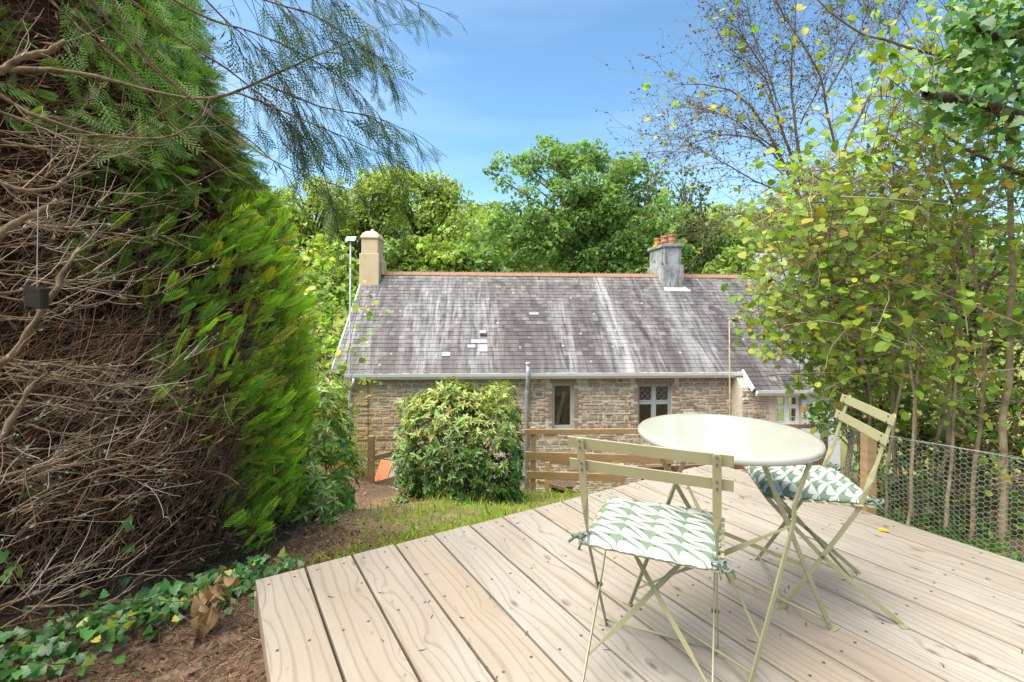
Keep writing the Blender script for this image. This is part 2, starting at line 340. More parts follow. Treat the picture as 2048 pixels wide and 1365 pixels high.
def slate_mat():
    m, t, o = new_mat('roof_slate'); k = NT(t)
    tco = k.n('TexCoord'); k.tco = tco; v = tco.outputs['Object']; r = k.n('NewGeometry').outputs['Random Per Island']
    c = k.ramp(r, [(0, (.032, .024, .023)), (.35, (.045, .034, .032)), (.7, (.062, .049, .046)), (.88, (.09, .076, .07)), (.95, (.13, .118, .11)), (1, (.05, .033, .03))])
    st1 = k.noise(k.mapping(v, (.95, .16, .0)), 1.0, 5, .6, .4)          # broad pale run-off bands
    st2 = k.noise(k.mapping(v, (6.5, .8, .0)), 1.0, 6, .65, .3)          # narrow streaks
    st3 = k.noise(k.mapping(v, (38, 1.6, .0)), 1.0, 2)
    f = k.math('MULTIPLY', k.ramp(st1, [(.42, 0.08), (.60, 1.0)]), k.ramp(st2, [(.38, 0.0), (.62, 1.0)]))
    f = k.math('MULTIPLY', f, k.ramp(st3, [(.3, .45), (.65, 1.0)]))
    sp = k.n('SeparateXYZ'); k.l(v, sp.inputs[0])
    top = k.math('MULTIPLY', k.math('SUBTRACT', sp.outputs[1], 1.3), .3, None, True)
    f2 = k.math('MULTIPLY', top, k.ramp(k.noise(v, 3.0, 5, .65), [(.42, 0.0), (.68, .9)]))
    def band(x0, wd):      # pale lichen runs below the chimney and the lead work
        dd = k.math('ABSOLUTE', k.math('SUBTRACT', sp.outputs[0], x0)); return k.math('MULTIPLY', k.ramp(k.math('DIVIDE', dd, wd), [(.3, 1.0), (1.0, 0.0)]), k.ramp(st2, [(.34, .15), (.55, 1.0)]))
    fb = k.math('MAXIMUM', band(3.35, .42), k.math('MULTIPLY', band(5.55, .5), .6))
    f = k.math('MAXIMUM', k.math('MAXIMUM', f, f2), fb)
    c = k.mix(k.math('MULTIPLY', f, .85), c, (.30, .29, .275))
    spot = k.n('TexVoronoi'); spot.inputs['Scale'].default_value = 2.1; k.l(v, spot.inputs['Vector'])
    c = k.mix(k.ramp(spot.outputs['Distance'], [(.06, .7), (.10, 0.0)]), c, (.40, .385, .35))
    brn = k.noise(k.mapping(v, (3.5, .35, 0), loc=(5, 2, 0)), 1, 4); c = k.mix(k.ramp(brn, [(.55, 0.0), (.72, .5)]), c, (.05, .034, .028))
    t.links.new(k.bsdf(c, .6, .35, k.bump(k.noise(v, 30, 4), .3, .006)), o.inputs[0]); m['tc'] = tco.name; return m
M_slate = slate_mat()
M_ridge = island_mat('ridge_terracotta', [(0, (.25, .10, .055)), (.4, (.22, .12, .075)), (.7, (.29, .15, .085)), (1, (.26, .20, .15))], 10, .85, (.20, .165, .13))
def glass_mat():
    m, t, o = new_mat('window_glass'); k = NT(t); fr = k.n('Fresnel'); fr.inputs[0].default_value = 1.5
    tr = k.n('BsdfTransparent'); tr.inputs[0].default_value = (.82, .88, .84, 1); g = k.n('BsdfGlossy'); g.inputs['Roughness'].default_value = .02
    s = k.n('MixShader'); k.l(k.math('ADD', fr.outputs[0], .05), s.inputs[0]); k.l(tr.outputs[0], s.inputs[1]); k.l(g.outputs[0], s.inputs[2]); t.links.new(s.outputs[0], o.inputs[0]); return m
M_glass = glass_mat()
def cushion_mat():
    m, t, o = new_mat('printed_cushion_cloth'); k = NT(t); v = k.n('TexCoord').outputs['Object']; s = k.n('SeparateXYZ'); k.l(v, s.inputs[0])
    PW, PH = .092, .066
    vv = k.math('FRACT', k.math('ADD', k.math('DIVIDE', s.outputs[1], PH), .05)); uu = k.math('FRACT', k.math('DIVIDE', s.outputs[0], PW))
    def curve(x, pts):
        c = k.n('FloatCurve'); cv = c.mapping.curves[0]
        cv.points[0].location = pts[0]; cv.points[1].location = pts[-1]
        for p in pts[1:-1]: cv.points.new(*p)
        for q_ in cv.points: q_.handle_type = 'VECTOR'
        c.mapping.update(); k.l(x, c.inputs['Value']); return c.outputs[0]
    g = curve(uu, [(0, .02), (.012, .3), (.04, .46), (.09, .54), (.16, .55), (.28, .48), (.5, .32), (.94, .02), (1, .0)])
    h = curve(uu, [(0, .985), (.15, .97), (.32, .92), (.5, .83), (.66, .71), (.8, .56), (.9, .40), (.96, .24), (1, .02)])
    w2 = k.math('LESS_THAN', vv, g)
    w1 = k.math('MULTIPLY', k.math('GREATER_THAN', vv, k.math('SUBTRACT', 1.0, uu)), k.math('LESS_THAN', vv, h))
    wh = k.math('ADD', w1, w2, None, True)
    c = k.mix(wh, (.145, .195, .125), (.45, .445, .41))
    def tick(u0, v0):
        a = k.math('LESS_THAN', k.math('ABSOLUTE', k.math('SUBTRACT', uu, u0)), .016); b = k.math('LESS_THAN', k.math('ABSOLUTE', k.math('SUBTRACT', vv, v0)), .055); return k.math('MULTIPLY', a, b)
    tk = k.math('MAXIMUM', k.math('MAXIMUM', tick(.17, .63), tick(.235, .63)), k.math('MAXIMUM', tick(.60, .86), tick(.665, .86)))
    c = k.mix(tk, c, (.03, .035, .03)); wv = k.noise(k.mapping(v, (500, 500, 20)), 1, 2)
    big = k.noise(v, 14, 3)
    t.links.new(k.bsdf(c, .85, .2, k.bump(k.math('ADD', k.math('MULTIPLY', wv, .08), big), .35, .012)), o.inputs[0]); return m
M_cushion = cushion_mat()
def ground_mat():
    m, t, o = new_mat('garden_ground'); k = NT(t); p = k.n('NewGeometry').outputs['Position']; s = k.n('SeparateXYZ'); k.l(p, s.inputs[0])
    a = k.noise(p, 3, 6, .62); b = k.noise(p, 28, 5, .65); c0 = k.noise(p, .7, 4)
    earth = k.ramp(b, [(.3, (.085, .05, .03)), (.5, (.19, .12, .075)), (.7, (.30, .205, .13))])
    grass = k.ramp(b, [(.3, (.11, .105, .03)), (.55, (.19, .21, .05)), (.75, (.30, .28, .10))])
    # trodden earth down the path on the left, turf along the deck and beyond
    fx = k.math('ADD', k.math('MULTIPLY', k.math('SUBTRACT', s.outputs[0], k.math('SUBTRACT', -.2, k.math('MULTIPLY', s.outputs[1], .13))), .9), k.math('MULTIPLY', k.math('SUBTRACT', a, .5), 2.4))
    fac = k.math('ADD', fx, .5, None, True)
    fac = k.math('MULTIPLY', fac, k.ramp(c0, [(.3, .55), (.6, 1.0)]))
    vv = k.math('ADD', k.math('MULTIPLY', k.math('SUBTRACT', s.outputs[0], float(-1.12)), .5187), k.math('MULTIPLY', k.math('SUBTRACT', s.outputs[1], 2.151), -.855))
    strip = k.math('ADD', k.math('MULTIPLY', k.math('ADD', vv, .85), 2.6), k.math('MULTIPLY', k.math('SUBTRACT', a, .5), 2.6), None, True)
    strip = k.math('MULTIPLY', strip, k.math('LESS_THAN', vv, .1)); strip = k.math('MULTIPLY', strip, k.math('ADD', k.math('MULTIPLY', k.math('ADD', s.outputs[0], 1.75), 4.0), 0.0, None, True))
    fac = k.math('MAXIMUM', fac, strip); fac = k.math('MULTIPLY', fac, k.math('SUBTRACT', 1.0, k.math('MULTIPLY', k.math('SUBTRACT', s.outputs[0], 1.75), 3.0, None, True)))
    fac = k.math('MULTIPLY', fac, k.math('LESS_THAN', vv, .06)); fac = k.math('MULTIPLY', fac, k.math('MULTIPLY', k.math('SUBTRACT', s.outputs[1], 2.55), 3.0, None, True))
    fac = k.math('MAXIMUM', fac, k.math('MULTIPLY', k.math('SUBTRACT', s.outputs[1], 12.0), .3, None, True))
    c = k.mix(fac, earth, grass)
    t.links.new(k.bsdf(c, .95, .1, k.bump(b, .8, .03)), o.inputs[0]); return m
M_ground = ground_mat()

# ------------------------------------------------------------------ ground
PY = np.array([0, 2.4, 3.0, 4.0, 5.3, 7.0, 8.5, 9.3, 10.6, 12, 14, 26, 40, 60, 95, 160])
PZ = np.array([-.34, -.34, -.42, -.66, -1.05, -1.6, -2.08, -2.5, -3.7, -4.25, -4.3, -4.4, -2.5, 3, 12, 16])
def gz(x, y):
    x = np.asarray(x, float); y = np.asarray(y, float); z = np.interp(y, PY, PZ)
    near = np.clip((10 - y) / 3, 0, 1)
    rgt = np.clip((x - 1.9) / 1.2, 0, 1) * np.clip((7.0 - y) / 1.8, 0, 1); lft = np.clip((-x - 1.9) / 1.0, 0, 1) * near
    z = z * (1 - .40 * rgt - .35 * lft)
    z = z + (.03 * np.sin(3.1 * x + 1.7 * y) + .025 * np.sin(5.3 * x - 4.1 * y + 1)) * np.clip(y / 3 - .4, .15, 1)
    return z
def ground():
    xs = np.concatenate([np.linspace(-150, -12, 14), np.linspace(-11, -4, 18)[:-1], np.linspace(-4, 4, 110), np.linspace(4, 11, 18)[1:], np.linspace(12, 150, 14)])
    ys = np.concatenate([np.linspace(-30, 0, 5)[:-1], np.linspace(0, 10, 120), np.linspace(10, 30, 40)[1:], np.linspace(32, 160, 26)])
    X, Y = np.meshgrid(xs, ys); Z = gz(X, Y) + (np.abs(X) < 5) * (Y < 10) * rng.normal(size=X.shape) * .008
    n = len(xs); i = np.arange(len(xs) * len(ys)).reshape(len(ys), n)
    q = np.stack([i[:-1, :-1], i[:-1, 1:], i[1:, 1:], i[1:, :-1]], -1).reshape(-1, 4)
    o = link('ground', npmesh('ground', np.stack([X, Y, Z], -1).reshape(-1, 3), q, M_ground, smooth=True)); o['kind'] = 'structure'
ground()

# ------------------------------------------------------------------ the deck
DC = np.array([-1.12, 2.151]); DU = np.array([.855, .5187]); DV = np.array([.5187, -.855]); PITCH, NPL, DLEN = .2087, 15, 4.6
def dk(u, v, z=0.0): q = DC + DU * u + DV * v; return np.array([q[0], q[1], z])
def in_deck(x, y, m=0.0):
    q = np.stack([np.asarray(x) - DC[0], np.asarray(y) - DC[1]], -1); u = q @ DU; v = q @ DV
    return (u > -m) & (u < NPL * PITCH + m) & (v > -m) & (v < DLEN + m)
def deck():
    t = thing('timber_deck', 'raised deck of wide weathered pale timber boards carrying the bistro set', 'deck', dk(0, 0, -.3), math.atan2(DU[1], DU[0]))
    for i in range(NPL):
        m = MB(); j = random.uniform(-.006, .006)
        m.box(-PITCH / 2 + .0055, PITCH / 2 - .0055, -DLEN, j, -.045, 0)
        o = m.obj('plank', M_deck, t, bevel=.003); o.location = (PITCH * (i + .5), 0, .3 + random.uniform(-.0015, .0015))
        s = MB()
        for v in (.06, .53, 1.02, 1.55, 2.1, 2.65):
            for x in (-.055, .05):
                cx, cy = x + random.uniform(-.012, .012), -v + random.uniform(-.012, .012)
                s.lathe([(.0062, -.004), (.0062, .0006), (.003, .0003)], (cx, cy, 0), 7)
        s.obj('screw_heads', M_screw, o, kind='stuff')
    m = MB(); m.box(0, NPL * PITCH, -.055, -.01, -.14, -.0462); m.obj('fascia', M_joist, t).location = (0, 0, .3)
    m = MB(); m.box(.012, .057, -DLEN, -.057, -.14, -.0462); m.obj('fascia', M_joist, t).location = (0, 0, .3)
    for v in (.55, 1.05, 1.6, 2.15, 2.7):
        m = MB(); m.box(.06, NPL * PITCH - .02, -v - .022, -v + .022, -.14, -.0462); m.obj('joist', M_joist, t).location = (0, 0, .3)
    for u, v in ((.1, .12), (1.5, .12), (2.9, .12), (.1, 2), (2.9, 2)):
        m = MB(); m.box(u - .045, u + .045, -v - .045, -v + .045, -.75, -.142); m.obj('post', M_joist, t).location = (0, 0, .3)
deck()

# ------------------------------------------------------------------ bistro chairs, cushions and table
AW = .195
A_PTS = [(.205, 0), (.06, .23), (-.055, .412), (-.075, .45), (-.115, .56), (-.15, .68), (-.182, .80)]
def chair(name, label, loc, rz):
    t = thing(name, label, 'chair', loc, rz, 'folding bistro chairs')
    X, Yd = (1, 0, 0), (0, 1, 0)
    for sx in (-1, 1):
        m = MB(); x = sx * AW
        pts = [(x, y, z) for y, z in [(.205, .003), (.13, .12), (.06, .23), (-.0, .325), (-.05, .405), (-.068, .44), (-.085, .49), (-.105, .55), (-.122, .60), (-.15, .70), (-.180, .795), (-.182, .803)]]
        flat = lambda y, z: (0, 1, .9)
        wd = [.017] * 6 + [.018, .022, .024, .024, .024, .014]
        dirs = [flat(0, 0)] * 6 + [(0, 1, .6), (.6, .8, .3), X, X, X, X]
        m.strip(pts, wd, .005, dirs)
        o = m.obj('leg', M_paint, t, bevel=.0015)
        m = MB(); m.box(x - .002 if sx > 0 else x - .026, x + .026 if sx > 0 else x + .002, .19, .215, 0, .004); m.obj('foot_pad', M_paint, o, bevel=.001)
        m = MB(); x2 = sx * (AW - .010)
        m.strip([(x2, y, z) for y, z in [(-.215, .003), (-.08, .115), (.06, .23), (.16, .335), (.255, .437)]], [.017] * 5, .005, [(0, 1, -.9)] * 5)
        o = m.obj('leg', M_paint, t, bevel=.0015)
        m = MB(); m.box(x2 - .002 if sx > 0 else x2 - .026, x2 + .026 if sx > 0 else x2 + .002, -.225, -.2, 0, .004); m.obj('foot_pad', M_paint, o, bevel=.001)
        m = MB(); m.tube([(x - sx * .018, .06, .23), (x + sx * .006, .06, .23)], .006, 8); m.obj('pivot_bolt', M_screw, t)
    for z0, y0 in ((.765, -.170), (.690, -.147)):
        m = MB(); sl = (-.03 / .11)
        m.strip([(-.238, y0 + .008, z0 + .0175), (-.12, y0 + .006, z0 + .0175), (0, y0 + .005, z0 + .0175), (.12, y0 + .006, z0 + .0175), (.238, y0 + .008, z0 + .0175)], [.038] * 5, .005, [(0, sl, 1)] * 5)
        o = m.obj('back_slat', M_paint, t, bevel=.0018)
        m = MB()
        for sx in (-1, 1):
            for dz in (.006, .028): m.tube([(sx * AW, y0 - .014 - (dz - .0175) * .28, z0 + dz), (sx * AW, y0 + .014 - (dz - .0175) * .28, z0 + dz)], .0032, 7)
        m.obj('rivets', M_screw, o, kind='stuff')
    for y in np.linspace(-.105, .255, 9):
        m = MB(); m.strip([(-.215, y, .447), (0, y, .4455), (.215, y, .447)], [.03] * 3, .005, [(0, 1, 0)] * 3); m.obj('seat_slat', M_paint, t, bevel=.0012)
    m = MB(); m.tube([(-AW, .196, .022), (AW, .196, .022)], .0045, 8); m.obj('stretcher', M_paint, t, smooth=True)
    for a, b in (((-1, .09), (.62, .36)), ((1, .09), (-.62, .36))):        # crossed brace between the rear legs
        def rp_(s, z): y = -.215 + (z / .23) * .275 if z < .23 else .06 + (z - .23) * .93; return np.array([s * (AW - .012), y * .9 - .008, z])
        p, q = rp_(*a), rp_(*b); m = MB()
        m.strip([p + (q - p) * f for f in (0, .12, .22, .5, .78, .92, 1)], [.006, .008, .018, .018, .018, .01, .006], .004, [(0, .3, 1)] * 7); m.obj('cross_brace', M_paint, t, bevel=.001)
    return t
def cushion(label, loc, rz, seed):
    g = np.random.default_rng(seed); n = 44; W, D = .40, .40
    us = np.linspace(-1, 1, n); U, V = np.meshgrid(us, us)
    edge = 1 - np.maximum(np.abs(U), np.abs(V)) ** 6
    th = .024 * np.clip(edge, 0, 1) ** .45 + .004 * np.sin(9 * U + 2 * V) * edge + .004 * np.sin(7 * V - 3 * U + seed) * edge
    ruf = .010 * np.sin(26 * V) * (np.abs(U) > .93); ruf2 = .004 * np.sin(22 * U) * (np.abs(V) > .95)
    X = U * W / 2 * (1 - .03 * V * V) + ruf * np.sign(U) * .6; Y = V * D / 2 * (1 - .03 * U * U) + ruf2
    top = np.stack([X, Y, .003 + th + np.abs(ruf) * .4], -1).reshape(-1, 3); bot = np.stack([X, Y, .0015 + 0 * th], -1).reshape(-1, 3)
    i = np.arange(n * n).reshape(n, n); q = np.stack([i[:-1, :-1], i[:-1, 1:], i[1:, 1:], i[1:, :-1]], -1).reshape(-1, 4)
    ring = np.concatenate([i[0, :-1], i[:-1, -1], i[-1, :0:-1], i[:0:-1, 0]]); rn = np.roll(ring, -1)
    side = np.stack([ring + n * n, rn + n * n, rn, ring], -1)
    t = thing('seat_cushion', label, 'cushion', loc, rz, 'printed seat cushions')
    link('pad', npmesh('pad', np.concatenate([top, bot]), [np.concatenate([q, q[:, ::-1] + n * n, side])], M_cushion, smooth=True), t)
    for sx in (-1, 1):
        m = MB(); b = np.array([sx * .195, -.165, .01])
        for dx, dy, dz in ((.05, -.035, -.010), (.012, -.05, -.022)): m.strip([b, b + [sx * dx * .4, dy * .4, .014], b + [sx * dx, dy, dz]], [.010, .012, .009], .002, [(0, .3, 1)] * 3)
        for s2 in (-1, 1):
            a = np.linspace(0, 2 * math.pi, 11); m.strip([b + np.array([sx * .012 + .020 * s2 * (1 - math.cos(x)) * .7, -.03 + .012 * math.sin(x) * s2, .012 + .011 * math.sin(x)]) for x in a], [.008] * 11, .0018, [(0, 1, .2)] * 11)
        m.lathe([(.004, -.006), (.009, 0), (.004, .006)], (b[0] + sx * .012, b[1] - .03, b[2] + .012), 8)
        m.obj('tie', M_tie, t, smooth=True)
    return t
def place(c, rz, dx, dy): return (c[0] + dx * math.cos(rz) - dy * math.sin(rz), c[1] + dx * math.sin(rz) + dy * math.cos(rz))
C1, RZ1 = (.461, 1.602), R(-23.5); C2, RZ2 = (1.322, 2.10), R(76.4)
chair('bistro_chair', 'folding metal bistro chair seen from behind, its back slats towards the viewer', (*C1, 0), RZ1)
chair('bistro_chair', 'folding metal bistro chair beyond the table, side on in front of the wire netting', (*C2, 0), RZ2)
cushion('green and white printed cushion on the chair that turns its back to the viewer', (*place(C1, RZ1, 0, .072), .4502), RZ1, 3)
cushion('green and white printed cushion on the chair beside the wire netting fence', (*place(C2, RZ2, 0, .072), .4502), RZ2, 8)
def table():
    cx, cy, H, r = .82, 1.887, .726, .325
    t = thing('bistro_table', 'round pale green metal folding table between the two bistro chairs', 'table', (cx, cy, 0))
    m = MB(); m.lathe([(r - .004, H - .026), (r, H - .02), (r + .001, H - .008), (r - .006, H - .001), (r - .02, H), (r - .06, H - .0015), (.05, H - .0015), (.001, H - .0015)], (0, 0, 0), 96); m.obj('tabletop', M_tabletop, t, smooth=True)
    ft = dict(L2=(.485, 1.981), R2=(.754, 1.564), L1=(.963, 2.17), R1=(1.201, 1.836)); top = {}
    f = {k: np.array([v[0] - cx, v[1] - cy, 0]) for k, v in ft.items()}
    # each frame crosses to the far side: tops measured where the legs meet the underside
    px = dict(L1=(1292, 868), L2=(1381, 897), R1=(1527, 922), R2=(1617, 922))
    for k, p in px.items():
        a, b = ray(*p); Y = (EYE - (H - .03)) / b; top[k] = np.array([a * Y - cx, Y - cy, H - .028])
    wdir = norm((f['L2'] - f['L1'])[None])[0]
    for k in px:
        a, b = f[k], top[k]; kn = a + (b - a) * .80 + (np.array([0, 0, .0]))
        kink = norm((f['L1'] - f['L2'])[None])[0] * (.02 if k in ('R2',) else .0)
        pts = [a + [0, 0, .003], a + (b - a) * .3, a + (b - a) * .54, a + (b - a) * .72, kn - kink, b]
        side = .006 if k in ('L2', 'R2') else -.006
        out = norm((f['R2'] - f['L2'])[None])[0]; pts = [p + out * side * (1 if k[0] == 'R' else -1) for p in pts]
        m = MB(); m.strip(pts, [.018] * 6, .006, [wdir] * 6); o = m.obj('leg', M_paint, t, bevel=.0015)
        d = norm((f[k] - top[k])[None] * [1, 1, 0])[0]; m = MB(); m.bar(a + [0, 0, .003] - d * .004, a + d * .035 + [0, 0, .003], .018, .005, np.cross(d, (0, 0, 1))); m.obj('foot_pad', M_paint, o, bevel=.001)
    lerp = lambda k, s: f[k] + (top[k] - f[k]) * s
    for a, b, s in (('L2', 'R2', .06), ('L1', 'R1', .055)):
        m = MB(); m.tube([lerp(a, s), lerp(b, s)], .0048, 8); m.obj('stretcher', M_paint, t, smooth=True)
    for a, s, b, q in (('L2', .12, 'R2', .70), ('R2', .2, 'L2', .86)):
        p0, p1 = lerp(a, s), lerp(b, q); m = MB(); m.strip([p0 + (p1 - p0) * x for x in (0, .3, .4, .7, .85, 1)], [.007, .009, .017, .017, .01, .007], .004, [(0, .2, 1)] * 6); m.obj('cross_brace', M_paint, t, bevel=.001)
    m = MB(); m.bar(lerp('L1', .42), lerp('R1', .40), .016, .004); m.obj('stay_bar', M_paint, t, bevel=.001)
    m = MB(); m.bar(top['L1'] + [0, 0, .006], top['R1'] + [0, 0, .006], .02, .012); m.bar(top['L2'] + [0, 0, .006], top['R2'] + [0, 0, .006], .02, .012); m.obj('under_rail', M_paint, t)
table()

# ------------------------------------------------------------------ cottage
HB = np.array([0, 14.0, -4.3]); HR = R(4.0); hc, hs = math.cos(HR), math.sin(HR)
house = thing('stone_cottage', 'long rubble stone cottage with a streaked slate roof and two chimneys below the deck', 'cottage', HB, HR)
def hray(x, y):
    a, b = ray(x, y); d = np.array([a, 1, -b]); o = np.array([0, 0, EYE]) - HB
    rot = lambda v: np.array([v[0] * hc + v[1] * hs, -v[0] * hs + v[1] * hc, v[2]]); return rot(o), rot(d)
def hp(x, y, off=0.0):          # on the facade plane local y = off
    o, d = hray(x, y); t = (off - o[1]) / d[1]; return o + d * t
ZE, YE, TAN = 3.53, -.22, math.tan(R(37)); COS = math.cos(R(37)); SIN = math.sin(R(37))
def hr(x, y, lift=0.0):         # on the front roof plane
    o, d = hray(x, y); t = ((ZE + lift + TAN * (o[1] - YE)) - o[2]) / (d[2] - TAN * d[1]); return o + d * t
XL, XR = hr(665, 738)[0], 9.6; XE = hp(1478, 760)[0]; RUN = 3.98; YR = YE + RUN; ZR = ZE + TAN * RUN; EXD = .56
WXL = hp(688, 800)[0]
def rplane(x, s, h=0.0):        # s = distance up the slope from the eave
    return np.array([x, YE + s * COS - h * SIN, ZE + s * SIN + h * COS])
def build_wall(x0, x1, z0, z1, y0, holes, seed):
    """mortar core with openings + rubble stones proud of it"""
    g = np.random.default_rng(seed); hs_ = [(a, b, c, d) for a, b, c, d in holes]
    xs = sorted({x0, x1, *[h[0] for h in hs_], *[h[1] for h in hs_]}); zs = sorted({z0, z1, *[h[2] for h in hs_], *[h[3] for h in hs_]})
    m = MB()
    for i in range(len(xs) - 1):
        for j in range(len(zs) - 1):
            cx, cz = (xs[i] + xs[i + 1]) / 2, (zs[j] + zs[j + 1]) / 2
            if any(a < cx < b and c < cz < d for a, b, c, d in hs_): continue
            m.box(xs[i], xs[i + 1], y0, y0 + .45, zs[j], zs[j + 1])
    wall = m.obj('wall', M_mortar, house)
    st = []; z = z0
    while z < z1 - .02:
        hgt = g.choice([.055, .075, .10, .13, .17], p=[.2, .28, .26, .18, .08]) * g.uniform(.85, 1.15); x = x0 - g.uniform(0, .2)
        while x < x1:
            wd = g.uniform(.12, .46) * (1.1 if hgt < .09 else .75)
            a, b = max(x, x0), min(x + wd, x1); c, d = z, min(z + hgt, z1)
            for h in keep + hs_:
                if a < h[1] and b > h[0] and c < h[3] and d > h[2]:
                    if a < h[0]: b = min(b, h[0])
                    else: a = max(a, h[1])
            if b - a > .05 and not any(a < h[1] and b > h[0] and c < h[3] and d > h[2] for h in keep + hs_): st.append((a, b, c, d))
            x += wd
        z += hgt
    def stone(a, b, c, d):
        mm = MB(); gp = .014; j = lambda s: g.normal() * s; pr = g.uniform(.004, .036)
        a, b, c, d = a + gp, b - gp, c + gp, d - gp; hh = d - c
        out = [(a + j(.006), c + j(.008)), ((a + b) / 2 + j(.02), c + j(.008)), (b + j(.006), c + j(.008)), (b + j(.008), (c + d) / 2), (b - abs(j(.02)), d + j(.008)), ((a + b) / 2 + j(.03), d + j(.009)), (a + abs(j(.02)), d + j(.008)), (a + j(.006), (c + d) / 2)]
        inn = [((a + b) / 2 + (x_ - (a + b) / 2) * .9, (c + d) / 2 + (z_ - (c + d) / 2) * .72) for x_, z_ in out]
        v = [(x_, y0 + .002, z_) for x_, z_ in out] + [(x_, y0 - pr + j(.004), z_) for x_, z_ in inn]
        f = [(i, (i + 1) % 8, 8 + (i + 1) % 8, 8 + i) for i in range(8)] + [tuple(range(8, 16))]
        return mm.add(v, f)
    return wall, st, stone
# openings (measured)
def rect(x0, x1, y0, y1, off=0.0):
    p, q = hp(x0, y1, off), hp(x1, y0, off); return (p[0], q[0], p[2], q[2])
W1 = rect(1104, 1148, 767, 859); W2 = rect(1275, 1344, 769, 862); B1 = rect(1102, 1146, 974, 1010); B2 = rect(1282, 1336, 945, 990)
keep = []
for w_ in (W1, W2): keep.append((w_[0] - .185, w_[1] + .185, w_[2] - .05, w_[3] + .215))
for w_ in (B1, B2): keep.append((w_[0] - .05, w_[1] + .05, w_[2], w_[3] + .24))
HX1 = hp(1476, 800)[0]
wall, stones, mk = build_wall(WXL, HX1, -.6, ZE - .07, 0.0, [W1, W2, B1, B2], 5)
EY = -EXD; EW = rect(1551, 1603, 790, 852, EY)
keep_main = keep
keep = [(EW[0] - .18, EW[1] + .1, EW[2] - .04, EW[3] + .1)]
EX0, EX1 = hp(1484, 800, EY)[0], hp(1603, 800, EY)[0] + .02
wall2, stones2, mk2 = build_wall(EX0, EX1, -.6, ZE - EXD * TAN - .05, EY, [EW], 9)
zc = 1.3
stones.sort(key=lambda s: -((s[1] - s[0]) * (s[3] - s[2])) * (1 if s[2] > zc - 1.0 else .3))
for s in stones[:300]: mk(*s).obj('stone', M_stone, wall)
m = MB()
for s in stones[300:]: q = mk(*s); m.add(q.v, q.f)
m.obj('rubble_stones', M_stone, wall, kind='stuff')
for s in stones2[:140]: mk2(*s).obj('stone', M_stone, wall2)
m = MB()
for s in stones2[140:]: q = mk2(*s); m.add(q.v, q.f)
if m.v: m.obj('rubble_stones', M_stone, wall2, kind='stuff')
# other walls of the cottage: gables, back, painted end of the lean-to
m = MB()
m.add([(WXL, .452, -.6), (WXL, YR * 2 - .2, -.6), (WXL, YR * 2 - .2, ZE - .1), (WXL, YR, ZR - .1), (WXL, .452, ZE + .3), (WXL + .4, .452, -.6), (WXL + .4, YR * 2 - .2, -.6), (WXL + .4, YR * 2 - .2, ZE - .1), (WXL + .4, YR, ZR - .1), (WXL + .4, .452, ZE + .3)],
      [(0, 1, 2, 3, 4), (9, 8, 7, 6, 5), (0, 4, 9, 5), (4, 3, 8, 9), (3, 2, 7, 8), (2, 1, 6, 7), (1, 0, 5, 6)]); m.obj('gable_wall', M_mortar, house)
m = MB(); m.box(WXL + .41, XR - .2, YR * 2 - .6, YR * 2 - .2, -.6, ZE); m.obj('back_wall', M_mortar, house)
m = MB(); m.box(EX1 + .003, XR - .2, EY, EY + .4, -.6, ZE - EXD * TAN - .05); m.obj('painted_wall', M_whitewall, house, label='white painted end of the stone wall')
m = MB(); q0, q1 = EY + .001, .44; zt = lambda y_: ZE + TAN * (y_ - YE) - .13; xa, xb = HX1 + .002, EX0 - .002
m.add([(xa, q0, -.6), (xb, q0, -.6), (xb, q1, -.6), (xa, q1, -.6), (xa, q0, zt(q0)), (xb, q0, zt(q0)), (xb, q1, zt(q1)), (xa, q1, zt(q1))], MB.BOXF); m.obj('return_wall', M_mortar, house)
m = MB(); m.box(WXL + .42, HX1, .9, 1.0, -.5, ZE - .1); m.box(EX0, EX1, .6, .7, -.5, ZE - .5); m.obj('dark_room', M_dark, house)
# roof
roof = MB()
roof.add([rplane(XL, -.02, -.03), rplane(XR, -.02, -.03), rplane(XR, RUN / COS, -.03), rplane(XL, RUN / COS, -.03), rplane(XL, -.02, -.09), rplane(XR, -.02, -.09), rplane(XR, RUN / COS, -.09), rplane(XL, RUN / COS, -.09)], MB.BOXF)
roof.add([(XL, YR, ZR - .04), (XR, YR, ZR - .04), (XR, 2 * YR - YE, ZE), (XL, 2 * YR - YE, ZE), (XL, YR, ZR - .1), (XR, YR, ZR - .1), (XR, 2 * YR - YE, ZE - .06), (XL, 2 * YR - YE, ZE - .06)], MB.BOXF)
ES = EXD / COS
roof.add([rplane(XE, -ES, -.03), rplane(XR, -ES, -.03), rplane(XR, -.021, -.03), rplane(XE, -.021, -.03), rplane(XE, -ES, -.08), rplane(XR, -ES, -.08), rplane(XR, -.021, -.08), rplane(XE, -.021, -.08)], MB.BOXF)
roof = roof.obj('roof', simple('roof_underlay', (.06, .05, .05), (.09, .08, .08)), house)
M_slate.node_tree.nodes[M_slate['tc']].object = house
GA = RUN / COS / 28; slates = []
for r_ in range(-4, 28):
    x = XL + (r_ % 2) * .095 - .1
    while x < XR:
        wd = .19 * random.uniform(.86, 1.12); a, b = max(x, XL), min(x + wd, XR); x += wd
        if r_ < 0: a = max(a, XE)
        if b - a < .03: continue
        slates.append((a + .0025, b - .0025, r_ * GA - .012 + random.uniform(-.006, .006), random.uniform(0, .006), random.gauss(0, .008)))
